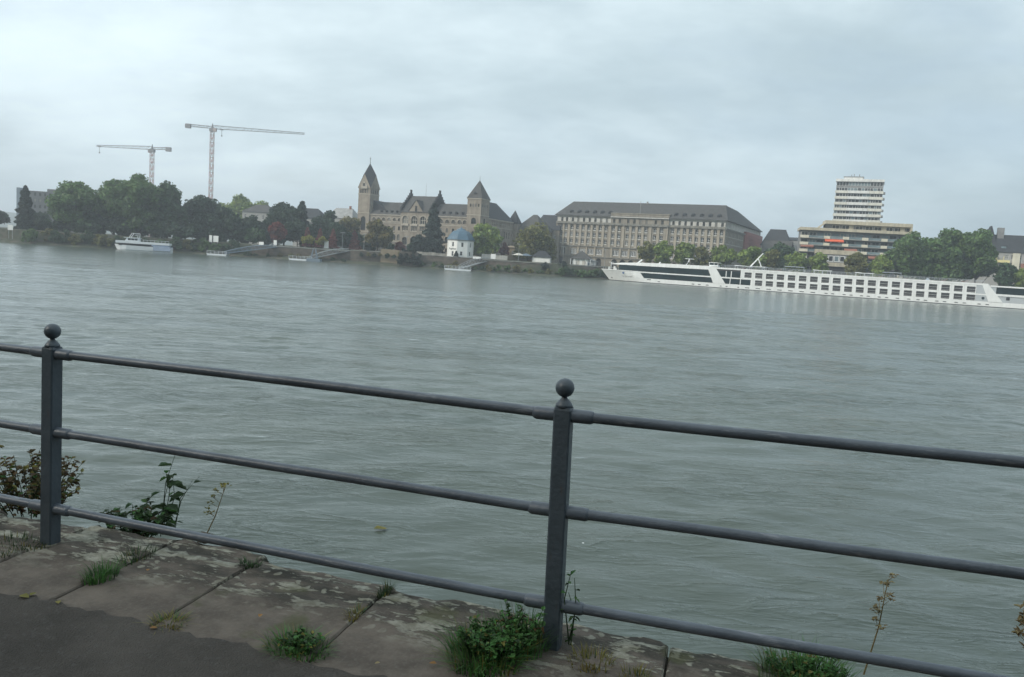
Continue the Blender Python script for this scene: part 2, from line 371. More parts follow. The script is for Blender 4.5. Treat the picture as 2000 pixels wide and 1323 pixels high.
# ------------------------------------------------------------------ the setting: river, far bank, near bank
def river_material():
    m = bpy.data.materials.new('river_water'); m.use_nodes = True; MATS['river_water'] = m
    nt = m.node_tree; N = nt.nodes.new; L = nt.links.new
    b = nt.nodes['Principled BSDF']
    b.inputs['Roughness'].default_value = 0.11; b.inputs['IOR'].default_value = 1.333
    tc = N('ShaderNodeTexCoord')
    def noise(scale, sx, sy, detail=3, rough=0.55, dist=0.0, rot=0.0):
        mp = N('ShaderNodeMapping'); mp.inputs['Scale'].default_value = (sx, sy, 1); mp.inputs['Rotation'].default_value = (0, 0, rot); L(tc.outputs['Object'], mp.inputs[0])
        n = N('ShaderNodeTexNoise'); n.inputs['Scale'].default_value = scale; n.inputs['Detail'].default_value = detail
        n.inputs['Roughness'].default_value = rough; n.inputs['Distortion'].default_value = dist; L(mp.outputs[0], n.inputs['Vector']); return n.outputs[0]
    def mul(a, k):
        n = N('ShaderNodeMath'); n.operation = 'MULTIPLY'; L(a, n.inputs[0])
        if isinstance(k, float): n.inputs[1].default_value = k
        else: L(k, n.inputs[1])
        return n.outputs[0]
    def add(a, c):
        n = N('ShaderNodeMath'); n.operation = 'ADD'; L(a, n.inputs[0]); L(c, n.inputs[1]); return n.outputs[0]
    def rng(a, f0, f1, t0, t1):
        n = N('ShaderNodeMapRange'); n.interpolation_type = 'SMOOTHSTEP'
        for i, v in enumerate((f0, f1, t0, t1)): n.inputs[i + 1].default_value = v
        L(a, n.inputs[0]); return n.outputs[0]
    def ridge(a, p):                                                                       # thin sharp crests
        n = N('ShaderNodeMath'); n.operation = 'MULTIPLY_ADD'; n.inputs[1].default_value = 2.0; n.inputs[2].default_value = -1.0; L(a, n.inputs[0])
        m2 = N('ShaderNodeMath'); m2.operation = 'ABSOLUTE'; L(n.outputs[0], m2.inputs[0])
        m3 = N('ShaderNodeMath'); m3.operation = 'SUBTRACT'; m3.inputs[0].default_value = 1.0; L(m2.outputs[0], m3.inputs[1])
        m4 = N('ShaderNodeMath'); m4.operation = 'POWER'; m4.inputs[1].default_value = p; L(m3.outputs[0], m4.inputs[0]); return m4.outputs[0]
    slick = rng(noise(0.035, 0.6, 1.5, 4, 0.6, 1.0, 0.3), 0.36, 0.62, 0.45, 1.0)          # boils and smooth slicks between rippled water
    spots = rng(noise(0.16, 0.6, 1.4, 4, 0.6, 0.8, 0.1), 0.42, 0.68, 0.25, 1.0)           # ripples come in patches
    h = add(add(mul(noise(0.42, 0.75, 1.25, 2, 0.5, 0.4, 0.3), 0.034), mul(mul(noise(1.6, 0.6, 1.4, 3, 0.55, 0.6, 0.25), 0.018), slick)),
            mul(mul(noise(6.0, 0.75, 1.2, 3, 0.6, 0.3, 0.35), 0.004), slick))
    h = add(h, mul(mul(ridge(noise(0.9, 0.42, 1.5, 4, 0.55, 0.5, 0.12), 9.0), 0.034), spots))
    h = add(h, mul(mul(ridge(noise(2.6, 0.45, 1.5, 3, 0.55, 0.5, -0.1), 7.0), 0.011), spots))
    sp = N('ShaderNodeSeparateXYZ'); L(tc.outputs['Object'], sp.inputs[0])
    h = add(h, mul(sp.outputs[1], 0.050))                                                  # even tilt added towards the near bank, so water mirrors higher, brighter sky
    bp = N('ShaderNodeBump'); bp.inputs['Strength'].default_value = 1.0; bp.inputs['Distance'].default_value = 1.0; L(h, bp.inputs['Height']); L(bp.outputs[0], b.inputs['Normal'])
    mx = N('ShaderNodeMixRGB'); mx.inputs[1].default_value = (0.076, 0.098, 0.088, 1); mx.inputs[2].default_value = (0.086, 0.106, 0.090, 1)
    L(rng(noise(0.06, 0.6, 1.5, 4, 0.6, 0.6), 0.35, 0.65, 0.0, 1.0), mx.inputs[0])
    vo = N('ShaderNodeTexVoronoi'); vo.inputs['Scale'].default_value = 1.3; L(tc.outputs['Object'], vo.inputs['Vector'])
    fl = mul(rng(vo.outputs['Distance'], 0.035, 0.022, 0.0, 1.0), rng(noise(0.09, 1, 1, 3), 0.55, 0.60, 0.0, 1.0))   # flecks of foam drifting in lines
    mf = N('ShaderNodeMixRGB'); L(fl, mf.inputs[0]); L(mx.outputs[0], mf.inputs[1]); mf.inputs[2].default_value = (0.7, 0.72, 0.7, 1)
    L(mf.outputs[0], b.inputs['Base Color'])
river_material()
def river():
    rng = np.random.default_rng(12); nw = 80
    lam = 0.30 * (2.4 / 0.30) ** rng.random(nw); ang = np.radians(96 + rng.normal(0, 34, nw)); ph = rng.random(nw) * 6.283
    k = 6.283 / lam; amp = 0.0029 * lam ** 1.0 * rng.uniform(0.5, 1.4, nw)
    def height(X, Y, dx):
        wx = X + 0.5 * np.sin(Y * 0.31 + X * 0.13) + 0.25 * np.sin(X * 0.9 + Y * 0.4); wy = Y + 0.5 * np.sin(X * 0.27 - Y * 0.11) + 0.2 * np.sin(X * 0.7 - Y * 1.1)
        patch = 0.62 + 0.38 * np.sin(X * 0.16 + 1.3 * np.sin(Y * 0.09 + 0.7)) * np.sin(Y * 0.21 + 1.1 * np.sin(X * 0.11)) + 0.2 * np.sin(X * 0.45 + Y * 0.31)
        H = np.zeros_like(X)
        for i in range(nw):
            if lam[i] < 3.2 * dx: continue
            w = amp[i] * np.sin(k[i] * (wx * math.cos(ang[i]) + wy * math.sin(ang[i])) + ph[i]); H += w * (np.clip(patch, 0.12, 1.3) if lam[i] < 1.6 else 1.0)
        return H
    V, Fc, base = [], [], 0
    for x0, x1, y0, y1, dx in ((-17, 18, 6, 22, 0.075), (-36, 38, 22, 50, 0.15), (-84, 88, 50, 120, 0.32)):
        xs = np.linspace(x0, x1, int((x1 - x0) / dx) + 1); ys = np.linspace(y0, y1, int((y1 - y0) / dx) + 1); X, Y = np.meshgrid(xs, ys)
        V.append(np.stack([X.ravel(), Y.ravel(), height(X, Y, dx).ravel()], 1)); nx = len(xs)
        i, j = np.meshgrid(np.arange(nx - 1), np.arange(len(ys) - 1)); a = (j * nx + i).ravel() + base
        Fc.append(np.stack([a, a + 1, a + nx + 1, a + nx], 1)); base += len(X.ravel())
    flat = [(-2600, -1500, 2600, 6), (-2600, 6, -17, 22), (18, 6, 2600, 22), (-2600, 22, -36, 50), (38, 22, 2600, 50), (-2600, 50, -84, 120), (88, 50, 2600, 120), (-2600, 120, 2600, 1400)]
    for x0, y0, x1, y1 in flat:
        V.append(np.array([(x0, y0, 0), (x1, y0, 0), (x1, y1, 0), (x0, y1, 0)], float)); Fc.append(np.array([[base, base + 1, base + 2, base + 3]])); base += 4
    V = np.concatenate(V); Fc = np.concatenate(Fc).astype(np.int32)
    me = bpy.data.meshes.new('river'); me.vertices.add(len(V)); me.vertices.foreach_set('co', V.ravel().astype(np.float32))
    me.loops.add(Fc.size); me.loops.foreach_set('vertex_index', Fc.ravel()); me.polygons.add(len(Fc)); me.polygons.foreach_set('loop_start', np.arange(0, Fc.size, 4, dtype=np.int32))
    me.update(calc_edges=True); me.polygons.foreach_set('use_smooth', np.ones(len(Fc), dtype=bool)); me.materials.append(MATS['river_water'])
    struct(place('river', me))
river()

BX = [-1600, -620, -270, -205, -180, -140, -108, -61, -27, 16, 38, 70, 176, 400, 900, 1600]
BY = [820, 440, 304, 291, 293, 303, 309, 314, 314, 314, 320, 319, 280, 192, -5, -280]
def bank_y(x): return float(np.interp(x, BX, BY))
def ground_material(name, ca, cb, cc, s=0.15):
    m = mat(name, ca, 0.95, 0.2, s, color2=cb, bump=0.5, bscale=1.5)
    nt = m.node_tree; b = nt.nodes['Principled BSDF']; src = b.inputs['Base Color'].links[0].from_socket
    tc = nt.nodes.new('ShaderNodeTexCoord'); n = nt.nodes.new('ShaderNodeTexNoise'); n.inputs['Scale'].default_value = 0.5; n.inputs['Detail'].default_value = 6
    nt.links.new(tc.outputs['Object'], n.inputs['Vector'])
    r = nt.nodes.new('ShaderNodeMapRange'); r.inputs[1].default_value = 0.5; r.inputs[2].default_value = 0.62; nt.links.new(n.outputs[0], r.inputs[0])
    mx = nt.nodes.new('ShaderNodeMixRGB'); nt.links.new(r.outputs[0], mx.inputs[0]); nt.links.new(src, mx.inputs[1]); mx.inputs[2].default_value = (*cc, 1); nt.links.new(mx.outputs[0], b.inputs['Base Color'])
ground_material('bank_ground', (0.052, 0.060, 0.032), (0.032, 0.038, 0.024), (0.09, 0.08, 0.062))
def far_bank():
    rng = np.random.default_rng(4)
    xs = np.unique(np.concatenate([np.arange(-1600, -260, 60), np.arange(-260, 240, 4), np.arange(240, 1601, 60)]))
    prof = [(-8, -2.5), (-0.5, -0.25), (1.0, 0.35), (3.2, 1.1), (4.6, 1.5), (6.2, 4.9), (9, 5.15), (30, 5.2), (120, 5.2), (600, 6), (3000, 10)]
    verts, faces = [], []
    for x in xs:
        j = rng.normal(0, 0.35)
        for d, z in prof:
            k = 1.0 if d < 4 else 0.2
            verts.append((x, bank_y(x) + d + j * k, z + (rng.normal(0, 0.10) if 0.5 < d < 7 else 0)))
    n = len(prof)
    for i in range(len(xs) - 1):
        for k in range(n - 1):
            a = i * n + k; faces.append((a, a + n, a + n + 1, a + 1))
    me = bpy.data.meshes.new('ground'); me.from_pydata(verts, [], faces); me.materials.append(MATS['bank_ground'])
    return struct(place('ground', me))
far_bank()

# distant wooded ridge beyond the town
mat('hill_green', (0.05, 0.07, 0.04), 1.0, 0.2, 0.01)
def ridge():
    rng = np.random.default_rng(9); mb = MB()
    xs = np.arange(-2200, 1801, 100); hs = 26 + 9 * np.sin(xs / 330.0) + rng.normal(0, 2.0, len(xs)) - 0.016 * (xs + 600)
    rows = []
    for x, h in zip(xs, hs): rows.append([(x, 1700, 4), (x, 1850, 4 + max(2, h) * 0.7), (x, 2000, 4 + max(2, h)), (x, 2400, 2)])
    for i in range(len(rows) - 1):
        for k in range(3): mb.quad(rows[i][k], rows[i + 1][k], rows[i + 1][k + 1], rows[i][k + 1])
    struct(mb.build('hills', 'hill_green', smooth=True))
ridge()

# ---- near bank: everything along the quay lives in a frame whose x runs along the railing and y towards the river
QA = math.atan2(-0.2902, 0.957)
def Q(t, w, z=0.0): return (0.957 * t + 0.2902 * w, -0.2902 * t + 0.957 * w, PAVE + z)
EDGE = 3.36; ASPH = 2.585

def stone_slab_material():
    m = bpy.data.materials.new('coping_stone'); m.use_nodes = True; MATS['coping_stone'] = m
    nt = m.node_tree; N = nt.nodes.new; L = nt.links.new; b = nt.nodes['Principled BSDF']; b.inputs['Roughness'].default_value = 0.92; b.inputs['Specular IOR Level'].default_value = 0.25
    tc = N('ShaderNodeTexCoord'); co = tc.outputs['Object']
    sep = N('ShaderNodeSeparateXYZ'); L(co, sep.inputs[0])
    def noise(s, d=6, r=0.6, st=(1, 1, 1), off=(0, 0, 0)):
        mp = N('ShaderNodeMapping'); mp.inputs['Scale'].default_value = st; mp.inputs['Location'].default_value = off; L(co, mp.inputs[0])
        n = N('ShaderNodeTexNoise'); n.inputs['Scale'].default_value = s; n.inputs['Detail'].default_value = d; n.inputs['Roughness'].default_value = r; L(mp.outputs[0], n.inputs['Vector']); return n.outputs[0]
    def rng(a, f0, f1, t0=0.0, t1=1.0):
        n = N('ShaderNodeMapRange'); n.interpolation_type = 'SMOOTHSTEP'
        for i, v in enumerate((f0, f1, t0, t1)): n.inputs[i + 1].default_value = v
        L(a, n.inputs[0]); return n.outputs[0]
    def op(o, a, c, clamp=False):
        n = N('ShaderNodeMath'); n.operation = o; n.use_clamp = clamp
        for i, v in enumerate((a, c)):
            if isinstance(v, float): n.inputs[i].default_value = v
            else: L(v, n.inputs[i])
        return n.outputs[0]
    def mix(f, a, c):
        n = N('ShaderNodeMixRGB')
        L(f, n.inputs[0])
        for i, v in ((1, a), (2, c)):
            if isinstance(v, tuple): n.inputs[i].default_value = (*v, 1)
            else: L(v, n.inputs[i])
        return n.outputs[0]
    base = mix(rng(noise(5.0), 0.3, 0.7), (0.080, 0.066, 0.055), (0.150, 0.124, 0.102))
    base = mix(rng(noise(60.0, 3), 0.45, 0.75, 0.0, 0.35), base, (0.17, 0.155, 0.135))
    # weathered river-side band: dark crust with pale lichen blotches
    band = rng(op('ADD', sep.outputs[1], op('MULTIPLY', noise(2.2, 4), 0.30)), 3.10, 3.26)
    base = mix(op('MULTIPLY', band, rng(noise(4.0, 6, 0.65, (0.5, 1.6, 1)), 0.40, 0.60)), base, (0.048, 0.044, 0.036))
    lich_n = noise(7.0, 8, 0.68, (0.42, 1.3, 1), (3.0, 1.0, 0))
    spots = rng(noise(22.0, 6, 0.6, (0.45, 1.2, 1), (5.0, 2.0, 0)), 0.60, 0.64)
    vor = N('ShaderNodeTexVoronoi'); vor.inputs['Scale'].default_value = 15.0; vor.inputs['Randomness'].default_value = 1.0
    wob = N('ShaderNodeMixRGB'); wob.inputs[0].default_value = 0.10; L(co, wob.inputs[1]); nz = N('ShaderNodeTexNoise'); nz.inputs['Scale'].default_value = 9.0; nz.inputs['Detail'].default_value = 5; L(co, nz.inputs['Vector']); L(nz.outputs['Color'], wob.inputs[2]); L(wob.outputs[0], vor.inputs['Vector'])
    spots = op('MAXIMUM', spots, op('MULTIPLY', rng(op('ADD', vor.outputs['Distance'], op('MULTIPLY', lich_n, 0.5)), 0.52, 0.44), 0.8))
    big = rng(lich_n, 0.515, 0.555)
    zone = rng(op('ADD', sep.outputs[1], op('MULTIPLY', noise(1.6, 3, 0.5, (1, 1, 1), (9, 2, 0)), 0.55)), 3.06, 3.36)
    lich = op('MULTIPLY', op('MAXIMUM', spots, big), zone, True)
    base = mix(op('MULTIPLY', lich, 0.85), base, mix(rng(noise(20.0), 0.35, 0.65), (0.20, 0.19, 0.145), (0.35, 0.34, 0.28)))
    moss = op('MULTIPLY', rng(noise(3.1, 6, 0.6, (1, 1, 1), (1, 7, 0)), 0.58, 0.70), 0.65)
    base = mix(moss, base, (0.075, 0.078, 0.036))
    L(base, b.inputs['Base Color'])
    hgt = op('ADD', op('MULTIPLY', noise(14.0, 8, 0.65), 0.7), op('MULTIPLY', lich, 0.25))
    bp = N('ShaderNodeBump'); bp.inputs['Strength'].default_value = 0.9; bp.inputs['Distance'].default_value = 0.02; L(hgt, bp.inputs['Height']); L(bp.outputs[0], b.inputs['Normal'])
stone_slab_material()

def asphalt_material():
    m = mat('asphalt', (0.085, 0.074, 0.064), 0.9, 0.15, 2.5, color2=(0.048, 0.042, 0.036), bump=1.0, bscale=120.0, spec=0.3)
    nt = m.node_tree; b = nt.nodes['Principled BSDF']; src = b.inputs['Base Color'].links[0].from_socket
    tc = nt.nodes.new('ShaderNodeTexCoord'); v = nt.nodes.new('ShaderNodeTexNoise'); v.inputs['Scale'].default_value = 45; v.inputs['Detail'].default_value = 4
    nt.links.new(tc.outputs['Object'], v.inputs['Vector'])
    r = nt.nodes.new('ShaderNodeMapRange'); r.inputs[1].default_value = 0.56; r.inputs[2].default_value = 0.72; r.inputs[4].default_value = 0.55; nt.links.new(v.outputs[0], r.inputs[0])
    mx = nt.nodes.new('ShaderNodeMixRGB'); nt.links.new(r.outputs[0], mx.inputs[0]); nt.links.new(src, mx.inputs[1]); mx.inputs[2].default_value = (0.10, 0.094, 0.088, 1); nt.links.new(mx.outputs[0], b.inputs['Base Color'])
asphalt_material()

def quay_frame(o): o.location = (0, 0, PAVE); o.rotation_euler = (0, 0, QA); return o
def near_bank():
    # asphalt path and road
    rng = np.random.default_rng(2); mb = MB()
    ts = np.concatenate([[-400, -60, -12], np.arange(-6, 6.01, 0.05), [12, 60, 400]])
    e = np.convolve(rng.normal(0, 0.02, len(ts) + 6), np.ones(7) / 3.2, 'valid') + rng.normal(0, 0.012, len(ts)) - 0.015
    for i in range(len(ts) - 1):
        mb.quad((ts[i], -26, 0.004), (ts[i + 1], -26, 0.004), (ts[i + 1], ASPH - 0.6, 0.004), (ts[i], ASPH - 0.6, 0.004))
        mb.quad((ts[i], ASPH - 0.6, 0.004), (ts[i + 1], ASPH - 0.6, 0.004), (ts[i + 1], ASPH + e[i + 1], 0.012), (ts[i], ASPH + e[i], 0.012))
        mb.quad((ts[i], ASPH + e[i], 0.012), (ts[i + 1], ASPH + e[i + 1], 0.012), (ts[i + 1], ASPH + e[i + 1] + 0.004, -0.05), (ts[i], ASPH + e[i] + 0.004, -0.05))
    struct(quay_frame(mb.build('road', 'asphalt')))
    # coping slabs, one object each
    base = MB(); base.box(-400, ASPH - 1.0, -0.6, 400, EDGE - 0.09, -0.032)
    mat('joint_soil', (0.060, 0.054, 0.042), 1.0, 0.3, 9.0, color2=(0.02, 0.022, 0.014), bump=0.8, bscale=60)
    pav = struct(quay_frame(base.build('pavement', 'joint_soil')))
    joints = [-7.4, -6.75, -6.1, -5.6, -5.0, -4.42, -3.90, -3.31, -2.78, -2.24, -1.515, -0.86, -0.20, 0.47, 1.10, 1.76, 2.44, 3.1, 3.75]
    bulge = {-3.31: 0.05, -2.78: 0.10}
    for a, b in zip(joints[:-1], joints[1:]):
        g = 0.0035 + rng.random() * 0.003; skew = 0.03
        nx, ny = 12, 14; mb = MB(); P = {}
        tilt = rng.normal(0, 0.002); lift = rng.normal(0, 0.0015)
        er = np.convolve(rng.normal(0, 0.022, nx + 5), np.ones(3) / 2.0, 'valid')
        US = [0, 0.012, 0.05] + [0.05 + 0.9 * k / 8 for k in range(1, 8)] + [0.95, 0.988, 1.0]; VS = [k / 12 for k in range(12)] + [0.94, 0.975, 1.0]
        for i in range(nx + 1):
            for j in range(ny + 1):
                u, v = US[i], VS[j]
                edge = EDGE + er[i] + bulge.get(a, 0.0)
                x = a + g + (b - a - 2 * g) * u; y = ASPH - 0.05 + (edge - ASPH + 0.05) * v
                x += -skew * (y - ASPH)
                z = lift + tilt * (u - 0.5) + rng.normal(0, 0.0022) * (0.4 + 1.6 * v)
                if i in (0, nx): z -= 0.007
                if j == ny: z -= 0.03
                elif j == ny - 1: z -= 0.006
                P[i, j] = (x, y, z)
        for i in range(nx):
            for j in range(ny): mb.quad(P[i, j], P[i + 1, j], P[i + 1, j + 1], P[i, j + 1])
        dn = lambda p: (p[0], p[1] - 0.01, -0.30)
        for i in range(nx): mb.quad(P[i + 1, ny], P[i, ny], dn(P[i, ny]), dn(P[i + 1, ny]))
        for j in range(ny):
            mb.quad(P[0, j + 1], P[0, j], dn(P[0, j]), dn(P[0, j + 1])); mb.quad(P[nx, j], P[nx, j + 1], dn(P[nx, j + 1]), dn(P[nx, j]))
        mb.build('slab', 'coping_stone', pav, smooth=True)
    w = MB(); w.box(-400, EDGE - 0.5, -6.5, 400, EDGE - 0.06, -0.28)
    tag(quay_frame(w.build('quay_wall', 'wall_brown')), 'rough old stone quay wall dropping from the coping slabs into the river', 'wall')
    # steep wooded hillside rising behind the riverside road
    hill = MB(); hx = np.arange(-700, 701, 50); rows = []
    for x in hx:
        j = rng.normal(0, 5, 4)
        rows.append([(x, -24, -0.2), (x, -34 + j[0] * .3, 22 + j[1] * .4), (x, -62 + j[2] * .5, 62 + j[3]), (x, -120, 96 + j[0]), (x, -420, 100)])
    for i in range(len(rows) - 1):
        for k in range(4): hill.quad(rows[i + 1][k], rows[i][k], rows[i][k + 1], rows[i + 1][k + 1])
    struct(quay_frame(hill.build('hillside', 'hill_green', smooth=True)))
near_bank()

# ---- the railing: one welded thing
mat('railing_paint', (0.066, 0.083, 0.100), 0.42, 0.12, 5.0, color2=(0.045, 0.057, 0.069), bump=0.15, bscale=60.0)
def worn_rail():
    m = mat('rail_paint', (0.095, 0.112, 0.136), 0.40, 0.10, 4.0, color2=(0.052, 0.063, 0.079), bump=0.12, bscale=60.0)
    nt = m.node_tree; b = nt.nodes['Principled BSDF']; src = b.inputs['Base Color'].links[0].from_socket
    tc = nt.nodes.new('ShaderNodeTexCoord'); mp = nt.nodes.new('ShaderNodeMapping'); mp.inputs['Scale'].default_value = (1.2, 9, 9); nt.links.new(tc.outputs['Object'], mp.inputs[0])
    n = nt.nodes.new('ShaderNodeTexNoise'); n.inputs['Scale'].default_value = 3.5; n.inputs['Detail'].default_value = 8; n.inputs['Roughness'].default_value = 0.7; nt.links.new(mp.outputs[0], n.inputs['Vector'])
    r = nt.nodes.new('ShaderNodeMapRange'); r.inputs[1].default_value = 0.57; r.inputs[2].default_value = 0.68; r.inputs[4].default_value = 0.75; nt.links.new(n.outputs[0], r.inputs[0])
    mx = nt.nodes.new('ShaderNodeMixRGB'); nt.links.new(r.outputs[0], mx.inputs[0]); nt.links.new(src, mx.inputs[1]); mx.inputs[2].default_value = (0.24, 0.25, 0.27, 1); nt.links.new(mx.outputs[0], b.inputs['Base Color'])
worn_rail()
def worn_post():
    m = mat('post_paint', (0.066, 0.083, 0.100), 0.45, 0.12, 6.0, color2=(0.045, 0.057, 0.069), bump=0.2, bscale=50.0)
    nt = m.node_tree; b = nt.nodes['Principled BSDF']; src = b.inputs['Base Color'].links[0].from_socket
    tc = nt.nodes.new('ShaderNodeTexCoord'); mp = nt.nodes.new('ShaderNodeMapping'); mp.inputs['Scale'].default_value = (14, 14, 2.2); nt.links.new(tc.outputs['Object'], mp.inputs[0])
    n = nt.nodes.new('ShaderNodeTexNoise'); n.inputs['Scale'].default_value = 2.2; n.inputs['Detail'].default_value = 8; n.inputs['Roughness'].default_value = 0.7; nt.links.new(mp.outputs[0], n.inputs['Vector'])
    r = nt.nodes.new('ShaderNodeMapRange'); r.inputs[1].default_value = 0.60; r.inputs[2].default_value = 0.70; r.inputs[4].default_value = 0.7; nt.links.new(n.outputs[0], r.inputs[0])
    mx = nt.nodes.new('ShaderNodeMixRGB'); nt.links.new(r.outputs[0], mx.inputs[0]); nt.links.new(src, mx.inputs[1]); mx.inputs[2].default_value = (0.085, 0.055, 0.038, 1); nt.links.new(mx.outputs[0], b.inputs['Base Color'])
worn_post()
def railing():
    root = thing('railing', 'blue-grey painted steel railing with ball-topped posts along the quay edge', 'railing', (0, 0, PAVE), QA)
    W = 3.097; S = 0.035
    zr = [0.18, 0.575, 0.972]
    ts = [-8.58, -5.955, -3.328, -0.682, 1.948, 4.578]
    for k, t in enumerate(ts):
        mb = MB(); c = 0.006
        prof = [(-S + c, -S), (S - c, -S), (S, -S + c), (S, S - c), (S - c, S), (-S + c, S), (-S, S - c), (-S, -S + c)]
        n = 8; i0 = len(mb.v)
        for z, s in ((-0.05, 1), (0.995, 1), (1.006, 0.92)): mb.v += [(x * s, y * s, z) for x, y in prof]
        for lv in range(2):
            for s in range(n): a = lv * n + s; b2 = lv * n + (s + 1) % n; mb.f.append((a, b2, b2 + n, a + n)); mb.m.append(0)
        mb.f.append(tuple(2 * n + s for s in range(n))); mb.m.append(0)
        lean = -0.020 if k == 3 else 0.004 * ((k * 7) % 3 - 1)
        post = mb.build('post', 'post_paint', root, loc=(t, W, 0.05 if k > 3 else 0.0)); post.rotation_euler = (0, lean, 0)
        cap = MB(); cap.lathe([(0.036, 1.004), (0.034, 1.016), (0.024, 1.030), (0.012, 1.042), (0.010, 1.052)], 16); cap.build('post_cap', 'railing_paint', post, smooth=True)
        ball = MB(); rr = 0.0385; ball.lathe([(max(0.002, rr * math.sin(math.pi * q / 14)), 1.083 - rr * math.cos(math.pi * q / 14)) for q in range(15)], 24); ball.build('ball_finial', 'railing_paint', post, smooth=True)
        for z in zr:
            sl = MB(); sl.tube([(-0.125, 0, z), (-0.118, 0, z), (-0.11, 0, z), (0.11, 0, z), (0.118, 0, z), (0.125, 0, z)], [0.0215, 0.0255, 0.0275, 0.0275, 0.0255, 0.0215], 18)
            sl.build('sleeve', 'rail_paint', post, smooth=True)
    rng = random.Random(5)
    for a, b in zip(ts[:-1], ts[1:]):
        for z in zr:
            mb = MB(); n = 10
            sag = rng.uniform(-0.004, 0.004); d0 = 0.05 if a > 1 else 0.0; d1 = 0.05 if b > 1 else 0.0
            pts = [(a + (b - a) * q / n, W + 0.002 * math.sin(q * 1.3 + z * 9), z + sag * math.sin(math.pi * q / n) + d0 + (d1 - d0) * q / n) for q in range(n + 1)]
            mb.tube(pts, 0.0212, 18, caps=False); mb.build('rail', 'rail_paint', root, smooth=True)
railing()

# ------------------------------------------------------------------ buildings on the far bank
GZ = 5.15
def arch_surround(mb, x, w, top, y, t=0.28, proud=0.14, m=1):
    for k in range(8):
        t0, t1 = math.pi * k / 8, math.pi * (k + 1) / 8; r0, r1 = w / 2, w / 2 + t; zs = top - w / 2
        mb.prism([(x - r0 * math.cos(t0), zs + r0 * math.sin(t0)), (x - r0 * math.cos(t1), zs + r0 * math.sin(t1)), (x - r1 * math.cos(t1), zs + r1 * math.sin(t1)), (x - r1 * math.cos(t0), zs + r1 * math.sin(t0))], y - proud, y - 0.002, m)
def castle():
    root = thing('government_building', 'long sandstone palace-like building with two steep-roofed towers and stepped gables', 'building', (-75.23, 375.0, 0), R(-24))
    F = (1, 0); S = (0, 1)
    # --- left tower
    ops = [(1.2, 0.75, 31.9, 33.6, True), (2.35, 0.75, 31.9, 33.6, True), (3.6, 0.75, 31.9, 33.6, True), (4.85, 0.75, 31.9, 33.6, True),
           (3.2, 2.6, 14.8, 21.2, True), (1.7, 1.0, 10.6, 13.0, True), (4.4, 1.0, 10.6, 13.0, True), (1.7, 1.0, 7.0, 8.8, False), (4.4, 1.0, 7.0, 8.8, False)]
    mb = MB(); o = (-0.4, 0.0)
    facade(mb, o, F, 6.4, GZ - 1, 34.4, ops)
    sops = [(1.4, 0.8, 31.9, 33.6, True), (2.9, 0.8, 31.9, 33.6, True), (4.4, 0.8, 31.9, 33.6, True), (5.9, 0.8, 31.9, 33.6, True)]
    facade(mb, (6.0, 0.0), S, 7.4, GZ - 1, 34.4, sops)
    mb.quad((-0.4, 7.4, GZ - 1), (-0.4, 0, GZ - 1), (-0.4, 0, 34.4), (-0.4, 7.4, 34.4)); mb.quad((6, 7.4, GZ - 1), (-0.4, 7.4, GZ - 1), (-0.4, 7.4, 34.4), (6, 7.4, 34.4))
    for z in (31.2, 22.6, 14.0): mb.box(-0.6, -0.2, z, 6.2, 7.6, z + 0.35, 1)
    tw = mb.build('tower', ['castle_stone', 'castle_trim'], root)
    windows(root, o, F, ops, frame='slate_dark', cols=1); windows(root, (6.0, 0.0), S, sops, frame='slate_dark', cols=1)
    # rhenish helm: four gables and four rhombic slopes
    x0, x1, y0, y1 = -0.75, 6.35, -0.35, 7.75; xm, ym = (x0 + x1) / 2, (y0 + y1) / 2; zc, zp, za = 34.2, 40.6, 46.0
    g = MB(); rf = MB()
    cs = [(x0, y0), (x1, y0), (x1, y1), (x0, y1)]; pk = [(xm, y0), (x1, ym), (xm, y1), (x0, ym)]
    for k in range(4):
        a, b, p = cs[k], cs[(k + 1) % 4], pk[k]
        g.poly([(a[0], a[1], zc), (b[0], b[1], zc), (p[0], p[1], zp)])
        q = pk[(k + 1) % 4]
        rf.poly([(b[0], b[1], zc), (q[0], q[1], zp), (xm, ym, za)]); rf.poly([(b[0], b[1], zc), (xm, ym, za), (p[0], p[1], zp)])
    g.quad((x0, y0, zc), (x0, y1, zc), (x1, y1, zc), (x1, y0, zc))
    # small arched gable pieces on the tower head
    g.prism([(1.2, 33.9), (4.5, 33.9), (4.5, 35.2), (2.85, 37.6), (1.2, 35.2)], -0.62, -0.352, 1); g.box(2.2, -0.66, 35.0, 3.5, -0.622, 36.3, 2)
    g.build('gable', ['castle_stone', 'castle_trim', 'dark_interior'], root)
    spire = rf.build('tower_roof', 'slate_dark', root)
    c = MB(); c.tube([(xm, ym, za - 0.5), (xm, ym, za + 3.0)], [0.16, 0.06], 6); c.box(xm - 0.45, ym - 0.06, za + 1.9, xm + 0.45, ym + 0.06, za + 2.1); c.build('cross', 'slate_dark', spire)
    # --- left wing
    XL = [8.4, 11.0, 13.7, 16.7, 19.6, 22.2]
    lun = [(x, 1.9, 19.4, 21.1, True) for x in XL]; r2 = [(x, 1.1, 15.5, 17.3, False) for x in XL]; r3 = [(x, 1.6, 11.0, 13.8, True) for x in XL]; r4 = [(x, 1.0, 6.9, 8.6, False) for x in XL]
    sh = lambda L, d: [(a - d, b, c_, e, f) for a, b, c_, e, f in L]
    mb = MB(); allw = lun + r2 + r3 + r4
    facade(mb, (6.0, 0.6), F, 17.2, GZ - 1, 22.2, sh(allw, 6.0)); mb.box(6.0, 0.25, 22.0, 23.2, 0.75, 22.5, 1); mb.box(6.0, 0.42, 18.5, 23.2, 0.598, 18.85, 1); mb.box(6.0, 0.42, 10.1, 23.2, 0.598, 10.4, 1)
